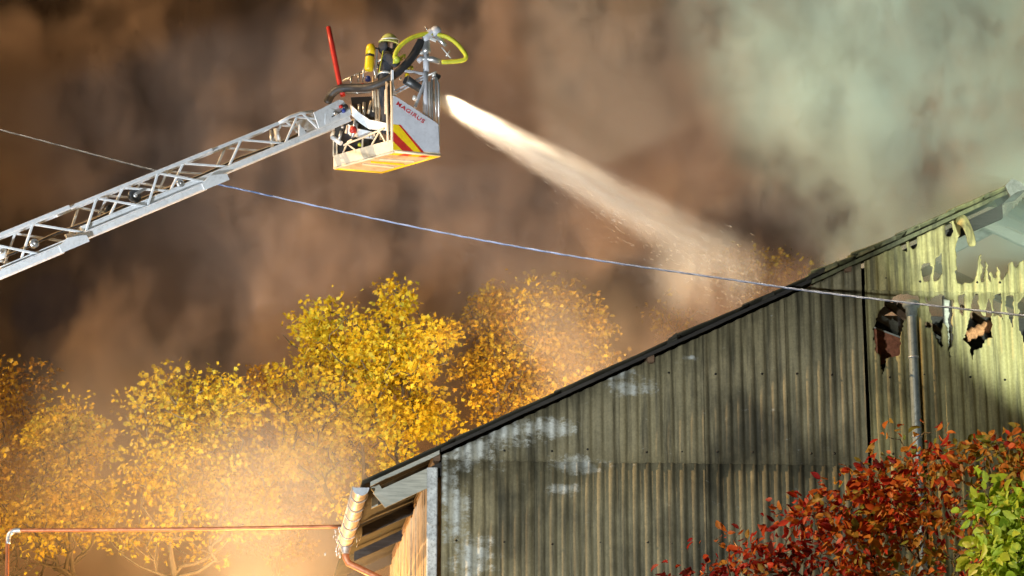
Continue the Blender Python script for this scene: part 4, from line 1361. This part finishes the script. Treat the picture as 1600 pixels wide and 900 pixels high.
def tree(name, label, group, base_px, Y, lobes, n_clusters, n_leaves, leaf_size, leaf_mat, bark, seed, spread=.38, tone_bias=0.0, fork_frac=.75, bare=0.0, shape=MAPLE, tris=MAPLE_T, r_tip=.012, zmin=None, tone_slope=0.0):
    """lobes: (px, py, depth offset, radius px x, radius px y) ellipsoids that make up the crown"""
    g = np.random.default_rng(seed)
    bx_ = at(base_px, 880, Y)
    root = Vector((bx_.x, Y, 0))
    t = empty(name, root)
    tag(t, label, 'tree' if 'bush' not in name and 'shrub' not in name else 'bush', group)
    px_m = FPX / (Y / CP)
    cl = []
    wts = np.array([l[3] * l[4] for l in lobes], float); wts /= wts.sum()
    nn = 0
    while len(cl) < n_clusters and nn < n_clusters * 40:
        nn += 1
        l = lobes[g.choice(len(lobes), p=wts)]
        v = g.normal(0, 1, 3); v /= np.linalg.norm(v)
        v *= g.random() ** (1 / 2.2)
        c = at(l[0], l[1], Y + l[2])
        rx, rz = l[3] / px_m, l[4] / px_m
        p = np.array(c) + v * np.array([rx, rx * .9, rz])
        if p[2] < (zmin if zmin is not None else 1.2): continue
        cl.append(p)
    cl = np.array(cl)
    zt = cl[:, 2].max(); zl = np.percentile(cl[:, 2], 8)
    top = (root.x + g.normal(0, .15), Y, zl + (zt - zl) * fork_frac)
    nodes, par = grow(tuple(root), top, zl * .8, cl, g)
    skeleton_mesh('trunk', nodes, par, r_tip, .30 if shape is MAPLE else .08, bark, t)
    ends = cl if bare == 0 else cl[cl[:, 2] + g.normal(0, .4, len(cl)) > zl + (zt - zl) * bare]
    k = n_leaves
    w = g.random(len(ends)) ** 2.9 + .04; w /= w.sum()
    ci = g.choice(len(ends), k, p=w)
    r = g.normal(0, 1, (k, 3)); r *= (spread * 1.9 * g.random((k, 1)) ** .45) / np.linalg.norm(r, axis=1, keepdims=True); r *= np.array([1, 1, .72])
    base = ends[ci] + r
    direc = r / (np.linalg.norm(r, axis=1, keepdims=True) + 1e-6)
    size = leaf_size * np.clip(g.normal(1.0, .26, k), .45, 1.7)
    ctone = g.normal(0, .16, len(ends))
    tone = np.clip(.55 + tone_bias + tone_slope * (ends[ci][:, 0] - root.x) + ctone[ci] + g.normal(0, .17, k), 0, 1)
    leaves('crown', base, direc, size, tone, shape, tris, leaf_mat, t, seed + 1)
    return t

GRP = 'autumn trees behind the yard'
tree('maple_tree', 'bright golden maple standing nearest the barn eave', GRP, 575, 48.5,
     [(575, 560, 0, 95, 95), (500, 530, .5, 60, 55), (620, 468, 0, 40, 44), (640, 560, -.5, 60, 70), (470, 610, -.4, 50, 60), (560, 650, 0, 110, 80), (655, 640, .2, 58, 70), (520, 475, 0, 32, 24), (688, 520, 0, 16, 14), (590, 740, .4, 110, 80), (490, 700, .3, 60, 60), (700, 670, 0, 26, 40)],
     360, 12500, .098, GOLD, M_BARK, 3, .22, .10)
tree('maple_tree', 'hazy ochre maple half hidden in smoke behind the barn roof', GRP, 850, 50.6,
     [(820, 520, 0, 95, 80), (780, 480, 0, 60, 45), (870, 475, 0, 55, 48), (900, 560, 0, 58, 60), (770, 580, 0, 66, 70), (850, 620, 0, 100, 80), (925, 520, 0, 36, 40)],
     280, 9000, .092, RUSTY, M_BARK, 9, .25, .12)
tree('young_tree', 'pale stemmed tree with thin gold leaves in the middle left', GRP, 262, 46.0,
     [(300, 640, 0, 80, 50), (350, 620, 0, 50, 40), (262, 592, 0, 20, 22), (215, 655, 0, 40, 34), (380, 640, 0, 34, 40), (300, 730, 0, 110, 70), (270, 830, 0, 110, 70), (390, 760, 0, 60, 80)],
     260, 6200, .092, GOLD, M_BARK_PALE, 21, .24, .02, .95, .06, r_tip=.011)
tree('young_tree', 'low tree with a bright yellow top beside the bent pipe', GRP, 110, 47.0,
     [(110, 655, 0, 44, 36), (130, 700, 0, 46, 46), (80, 690, 0, 36, 40), (110, 790, 0, 80, 70), (70, 850, 0, 80, 60)],
     220, 4800, .092, GOLD, M_BARK, 33, .22, .04, .8, .16)
tree('tree', 'large brownish gold tree cut by the left edge', GRP, -20, 48.0,
     [(10, 610, 0, 58, 46), (-40, 650, 0, 80, 80), (40, 660, 0, 30, 40), (-10, 750, 0, 110, 100), (20, 850, 0, 120, 80), (-60, 580, 0, 60, 60)],
     380, 7600, .09, RUSTY, M_BARK, 41, .26, .08, .75, .16)
tree('tree', 'dim rust coloured tree in the gap between the golden maple and the pale stemmed tree', GRP, 430, 50.0,
     [(408, 600, 0, 24, 34), (420, 680, 0, 40, 60), (440, 800, 0, 70, 80)],
     100, 2000, .09, RUSTY, M_BARK, 47, .22, -.05, .9)
tree('tree', 'faint smoke veiled tree above the middle of the barn roof', GRP, 1230, 51.6,
     [(1200, 440, 0, 60, 40), (1150, 430, 0, 36, 44), (1260, 430, 0, 46, 36), (1060, 500, 0, 50, 26), (1220, 500, 0, 90, 50)],
     130, 2200, .09, RUSTY, M_BARK, 55, .30, .0, .8)

GB = 'bushes in front of the gable'
tree('red_bush', 'large bush with red and orange leaves in front of the gable', GB, 1420, 20.0,
     [(1440, 715, 0, 80, 46), (1400, 780, 0, 100, 60), (1480, 800, -.3, 110, 80), (1420, 870, 0, 150, 80), (1350, 850, 0, 80, 60), (1500, 720, .2, 50, 30), (1400, 690, 0, 30, 24), (1440, 668, 0, 18, 22), (1520, 684, .2, 18, 26), (1350, 720, 0, 26, 26), (1300, 800, 0, 40, 30)],
     150, 2200, .082, REDL, M_BARK, 61, .135, .09, .8, shape=OVAL, tris=OVAL_T, r_tip=.004, tone_slope=.12)
tree('red_bush', 'dark red bush tip at the foot of the gable', GB, 1165, 20.6,
     [(1150, 850, 0, 38, 24), (1190, 885, 0, 60, 30), (1240, 800, 0, 40, 24), (1130, 905, 0, 60, 24), (1250, 870, 0, 60, 50), (1060, 900, 0, 24, 12)],
     70, 620, .082, REDL, M_BARK, 67, .11, -.16, .8, shape=OVAL, tris=OVAL_T, r_tip=.004)
tree('red_bush', 'sparse bush with orange and yellow leaves above the lime shrub', GB, 1585, 19.4,
     [(1580, 690, 0, 40, 30), (1600, 740, 0, 50, 50), (1550, 710, 0, 20, 26), (1620, 800, 0, 50, 60), (1610, 560, 0, 12, 16)],
     70, 620, .085, REDL, M_BARK, 69, .11, .26, .8, shape=OVAL, tris=OVAL_T, r_tip=.004)
tree('green_bush', 'lime green leafy shrub in the lower right corner', GB, 1570, 18.2,
     [(1566, 840, 0, 30, 56), (1538, 780, 0, 12, 30), (1592, 850, 0, 36, 70), (1550, 880, 0, 28, 40), (1602, 780, 0, 18, 18), (1612, 900, 0, 46, 60)],
     80, 760, .105, LIME, M_BARK, 71, .085, .08, .8, shape=OVAL, tris=OVAL_T, r_tip=.004)
# ------------------------------------------------------------------ smoke, steam and the water jet (real volumes)
def smoke_mat(name, color, aniso, density, scale, vscale, lo, hi, detail=3.0, rough=0.55, loc=(0, 0, 0), fall=None, step=1.0, warp=0.0, floor=0.0):
    """fall: list of (axis vector nodes) giving soft edges in the object's own box coordinates"""
    m = bpy.data.materials.new(name)
    m.use_nodes = True
    nt = m.node_tree
    for n in list(nt.nodes): nt.nodes.remove(n)
    out = nt.nodes.new('ShaderNodeOutputMaterial')
    pv = nt.nodes.new('ShaderNodeVolumePrincipled')
    pv.inputs['Color'].default_value = (*color, 1)
    pv.inputs['Anisotropy'].default_value = aniso
    nt.links.new(pv.outputs[0], out.inputs['Volume'])
    pos = N(nt, 'ShaderNodeNewGeometry').outputs['Position']
    vec = pos
    if warp:
        wn_ = nt.nodes.new('ShaderNodeTexNoise')
        wn_.inputs['Scale'].default_value = scale * 0.6
        wn_.inputs['Detail'].default_value = 1.0
        nt.links.new(pos, wn_.inputs['Vector'])
        vm = nt.nodes.new('ShaderNodeVectorMath'); vm.operation = 'MULTIPLY_ADD'
        nt.links.new(wn_.outputs['Color'], vm.inputs[0])
        vm.inputs[1].default_value = (warp,) * 3
        nt.links.new(pos, vm.inputs[2])
        vec = vm.outputs[0]
    f = noise_tex(nt, vec, scale, detail, rough, vscale, loc)
    mr = nt.nodes.new('ShaderNodeMapRange'); mr.interpolation_type = 'SMOOTHSTEP'
    mr.inputs[1].default_value = lo; mr.inputs[2].default_value = hi
    mr.inputs[3].default_value = floor; mr.inputs[4].default_value = 1.0
    nt.links.new(f, mr.inputs[0])
    d = mr.outputs[0]
    if fall is not None:
        d = math_n(nt, 'MULTIPLY', d, fall(nt))
    nt.links.new(math_n(nt, 'MULTIPLY', d, density), pv.inputs['Density'])
    m.cycles.volume_step_rate = step
    m.cycles.homogeneous_volume = False
    return m

def fall_ellipsoid(power=1.0):
    """1 in the middle of the object's box, soft to 0 at its inscribed ellipsoid"""
    def f(nt):
        tc = nt.nodes.new('ShaderNodeTexCoord')
        vm = nt.nodes.new('ShaderNodeVectorMath'); vm.operation = 'MULTIPLY_ADD'
        nt.links.new(tc.outputs['Generated'], vm.inputs[0])
        vm.inputs[1].default_value = (2, 2, 2); vm.inputs[2].default_value = (-1, -1, -1)
        ln = nt.nodes.new('ShaderNodeVectorMath'); ln.operation = 'LENGTH'
        nt.links.new(vm.outputs[0], ln.inputs[0])
        mr = nt.nodes.new('ShaderNodeMapRange'); mr.interpolation_type = 'SMOOTHSTEP'
        mr.inputs[1].default_value = 1.0; mr.inputs[2].default_value = 1.0 - power
        mr.inputs[3].default_value = 0.0; mr.inputs[4].default_value = 1.0
        nt.links.new(ln.outputs['Value'], mr.inputs[0])
        return mr.outputs[0]
    return f

def puff(name, center, radii, mat, label, axis=None):
    bm = bmesh.new()
    bmesh.ops.create_icosphere(bm, subdivisions=3, radius=1.0)
    me = bpy.data.meshes.new(name)
    bm.to_mesh(me); bm.free()
    me.materials.append(mat)
    o = link(bpy.data.objects.new(name, me))
    o.location = center
    o.scale = radii
    if axis is not None:
        o.rotation_euler = Vector(axis).to_track_quat('X', 'Z').to_euler()
    tag(o, label, 'smoke', kind='stuff')
    return o

def smoke_bank(name, x0, x1, y0, y1, z0, z1, mat, label):
    m = MB().box(((x0 + x1) / 2, (y0 + y1) / 2, (z0 + z1) / 2), (x1 - x0, 0, 0), (0, y1 - y0, 0), (0, 0, z1 - z0))
    o = m.build(name, mat)
    tag(o, label, 'smoke', kind='stuff')
    return o

SM_BANK = smoke_mat('smoke_brown', (0.80, 0.60, 0.48), 0.0, 1.9, 0.23, (1.0, 1.0, 0.68), 0.435, 0.61, 4.0, 0.66, step=.5, floor=.03, loc=(2.7, 0, 5.1))
smoke_bank('smoke', -28, 15, 50.0, 60, 0.2, 32, SM_BANK, 'brown smoke filling the sky behind the trees')
SM_PLUME = smoke_mat('smoke_pale', (0.62, 0.79, 0.77), 0.0, 1.15, 0.40, (1, 1, 0.8), 0.44, 0.62, 4.0, 0.66, fall=fall_ellipsoid(0.7), warp=1.4, step=.5, loc=(1.3, 0, .6), floor=.02)
a_, b_ = at(1790, 500, 41), at(1175, -250, 46)
puff('smoke_plume', (a_ + b_) / 2, ((a_ - b_).length * 0.68, 2.8, 4.9), SM_PLUME, 'pale greenish smoke rising from the burnt ridge', b_ - a_)
SM_STEAM = smoke_mat('steam_warm', (0.9, 0.86, 0.8), 0.1, 0.46, 0.55, (1, 1, 0.8), 0.30, 0.62, 2.0, 0.5, fall=fall_ellipsoid(0.9))
puff('steam', at(440, 850, 43.3), (2.9, 1.9, 3.6), SM_STEAM, 'glowing warm steam drifting beside the eave and gutter')

# the water jet: a widening, streaky body of spray
def jet(name, A, B_, r0, r1, density, label, power=.8, seed=0.0):
    L = (B_ - A).length
    q = (B_ - A).to_track_quat('X', 'Z')
    n, k = 14, 20
    vs, fs = [], []
    for i in range(n + 1):
        x = i / n
        r_ = (r0 + (r1 - r0) * x ** power) * 1.02
        for j in range(k):
            a = 2 * math.pi * j / k
            vs.append((x * L, math.cos(a) * r_, math.sin(a) * r_))
    for i in range(n):
        for j in range(k):
            fs.append((i * k + j, i * k + (j + 1) % k, (i + 1) * k + (j + 1) % k, (i + 1) * k + j))
    fs.append(tuple(range(k - 1, -1, -1))); fs.append(tuple(n * k + j for j in range(k)))
    m = bpy.data.materials.new('water_spray'); m.use_nodes = True
    nt = m.node_tree
    for nn in list(nt.nodes): nt.nodes.remove(nn)
    out = nt.nodes.new('ShaderNodeOutputMaterial')
    pv = nt.nodes.new('ShaderNodeVolumePrincipled')
    pv.inputs['Color'].default_value = (.96, .96, .96, 1); pv.inputs['Anisotropy'].default_value = .0
    nt.links.new(pv.outputs[0], out.inputs['Volume'])
    tc = nt.nodes.new('ShaderNodeTexCoord').outputs['Object']
    sx = nt.nodes.new('ShaderNodeSeparateXYZ'); nt.links.new(tc, sx.inputs[0])
    t = math_n(nt, 'DIVIDE', sx.outputs[0], L, clamp=True)
    rr = math_n(nt, 'ADD', math_n(nt, 'MULTIPLY', math_n(nt, 'POWER', t, power), r1 - r0), r0)
    rho = math_n(nt, 'SQRT', math_n(nt, 'ADD', math_n(nt, 'POWER', sx.outputs[1], 2.0), math_n(nt, 'POWER', sx.outputs[2], 2.0)))
    e = math_n(nt, 'SUBTRACT', 1.0, math_n(nt, 'DIVIDE', rho, rr), clamp=True)
    e = math_n(nt, 'POWER', e, 1.9)
    nz = noise_tex(nt, tc, 4.0, 5, .68, (.30, 1.6, 1.6), (seed, 0, 0))
    nz = ramp(nt, nz, [(.36, (.12, .12, .12)), (.64, (1.7, 1.7, 1.7))]).outputs[0]
    d = math_n(nt, 'MULTIPLY', math_n(nt, 'MULTIPLY', e, nz), math_n(nt, 'DIVIDE', density * r0, math_n(nt, 'POWER', rr, 1.15)))
    # thins out towards the far end
    fade = nt.nodes.new('ShaderNodeMapRange'); fade.interpolation_type = 'SMOOTHSTEP'
    fade.inputs[1].default_value = 1.0; fade.inputs[2].default_value = .50; nt.links.new(t, fade.inputs[0])
    d = math_n(nt, 'MULTIPLY', d, fade.outputs[0])
    nt.links.new(d, pv.inputs['Density'])
    m.cycles.volume_step_rate = .25
    me = bpy.data.meshes.new(name); me.from_pydata(vs, [], fs); me.materials.append(m); me.update()
    o = link(bpy.data.objects.new(name, me)); o.location = A; o.rotation_euler = q.to_euler()
    tag(o, label, 'water', kind='stuff')
    return o
jet('water_jet', JA - jd * .3, at(1200, 446, 46.0), .15, .76, 15.0, 'bright jet of water shooting from the basket onto the roof')
SM_MIST = smoke_mat('falling_mist', (.95, .93, .9), 0.0, 1.3, 1.0, (1.8, 1.8, .3), .36, .66, 3.0, .55, fall=fall_ellipsoid(1.0))
puff('falling_spray', at(1100, 425, 45.6), (1.5, .8, 1.2), SM_MIST, 'pale spray falling out of the jet behind the roof edge')

SM_IN = smoke_mat('smoke_inside', (0.66, 0.84, 0.82), 0.0, .75, .7, (1, 1, 1), .30, .62, 2.0, .55, fall=fall_ellipsoid(.5))
puff('smoke_inside', at_d(1610, 385, 1.5), (2.3, 2.4, 1.7), SM_IN, 'grey green smoke inside the open gable top')
SM_VEIL = smoke_mat('thin_smoke', (0.9, 0.78, 0.66), 0.0, .42, .5, (1, 1, .7), .35, .65, 2.0, .5, fall=fall_ellipsoid(.9))
puff('smoke_wisp', at(860, 560, 47.5), (3.2, 1.6, 2.6), SM_VEIL, 'thin warm smoke drifting in front of the hazy ochre maple')

# loose drops thrown off round the jet
m = MB()
je = at(1180, 440, 46.0) - JA
jn = je.normalized(); js = jn.cross(UPZ).normalized(); ju = js.cross(jn)
for i in range(1500):
    t = rng.random() ** .8
    rr_ = (.16 + .62 * t ** .8) * abs(rng.gauss(0, .42))
    a = rng.uniform(0, 6.283)
    p = JA + je * t + js * math.cos(a) * rr_ + ju * math.sin(a) * rr_ - UPZ * (rng.random() ** 3 * .9 * t)
    ln = rng.uniform(.015, .06); w_ = rng.uniform(.002, .005)
    dv = (jn + Vector((rng.gauss(0, .12), rng.gauss(0, .12), rng.gauss(0, .12)))) * ln
    m.add([p - dv, p + js * w_, p + ju * w_, p - js * w_, p + dv], [(0, 1, 2), (0, 2, 3), (0, 3, 1), (4, 2, 1), (4, 3, 2), (4, 1, 3)])
o = m.build('spray_drops', M_WATER)
tag(o, 'fine drops thrown off round the water jet', 'water', kind='stuff')

SM_HAZE = smoke_mat('warm_haze', (0.92, 0.84, 0.74), 0.0, .19, .35, (1, 1, .8), .33, .62, 2.0, .5, fall=fall_ellipsoid(.9))
puff('smoke_wisp', at(190, 760, 44.3), (7.0, 1.4, 3.6), SM_HAZE, 'thin warm haze hanging in front of the trees beside the bent pipe')
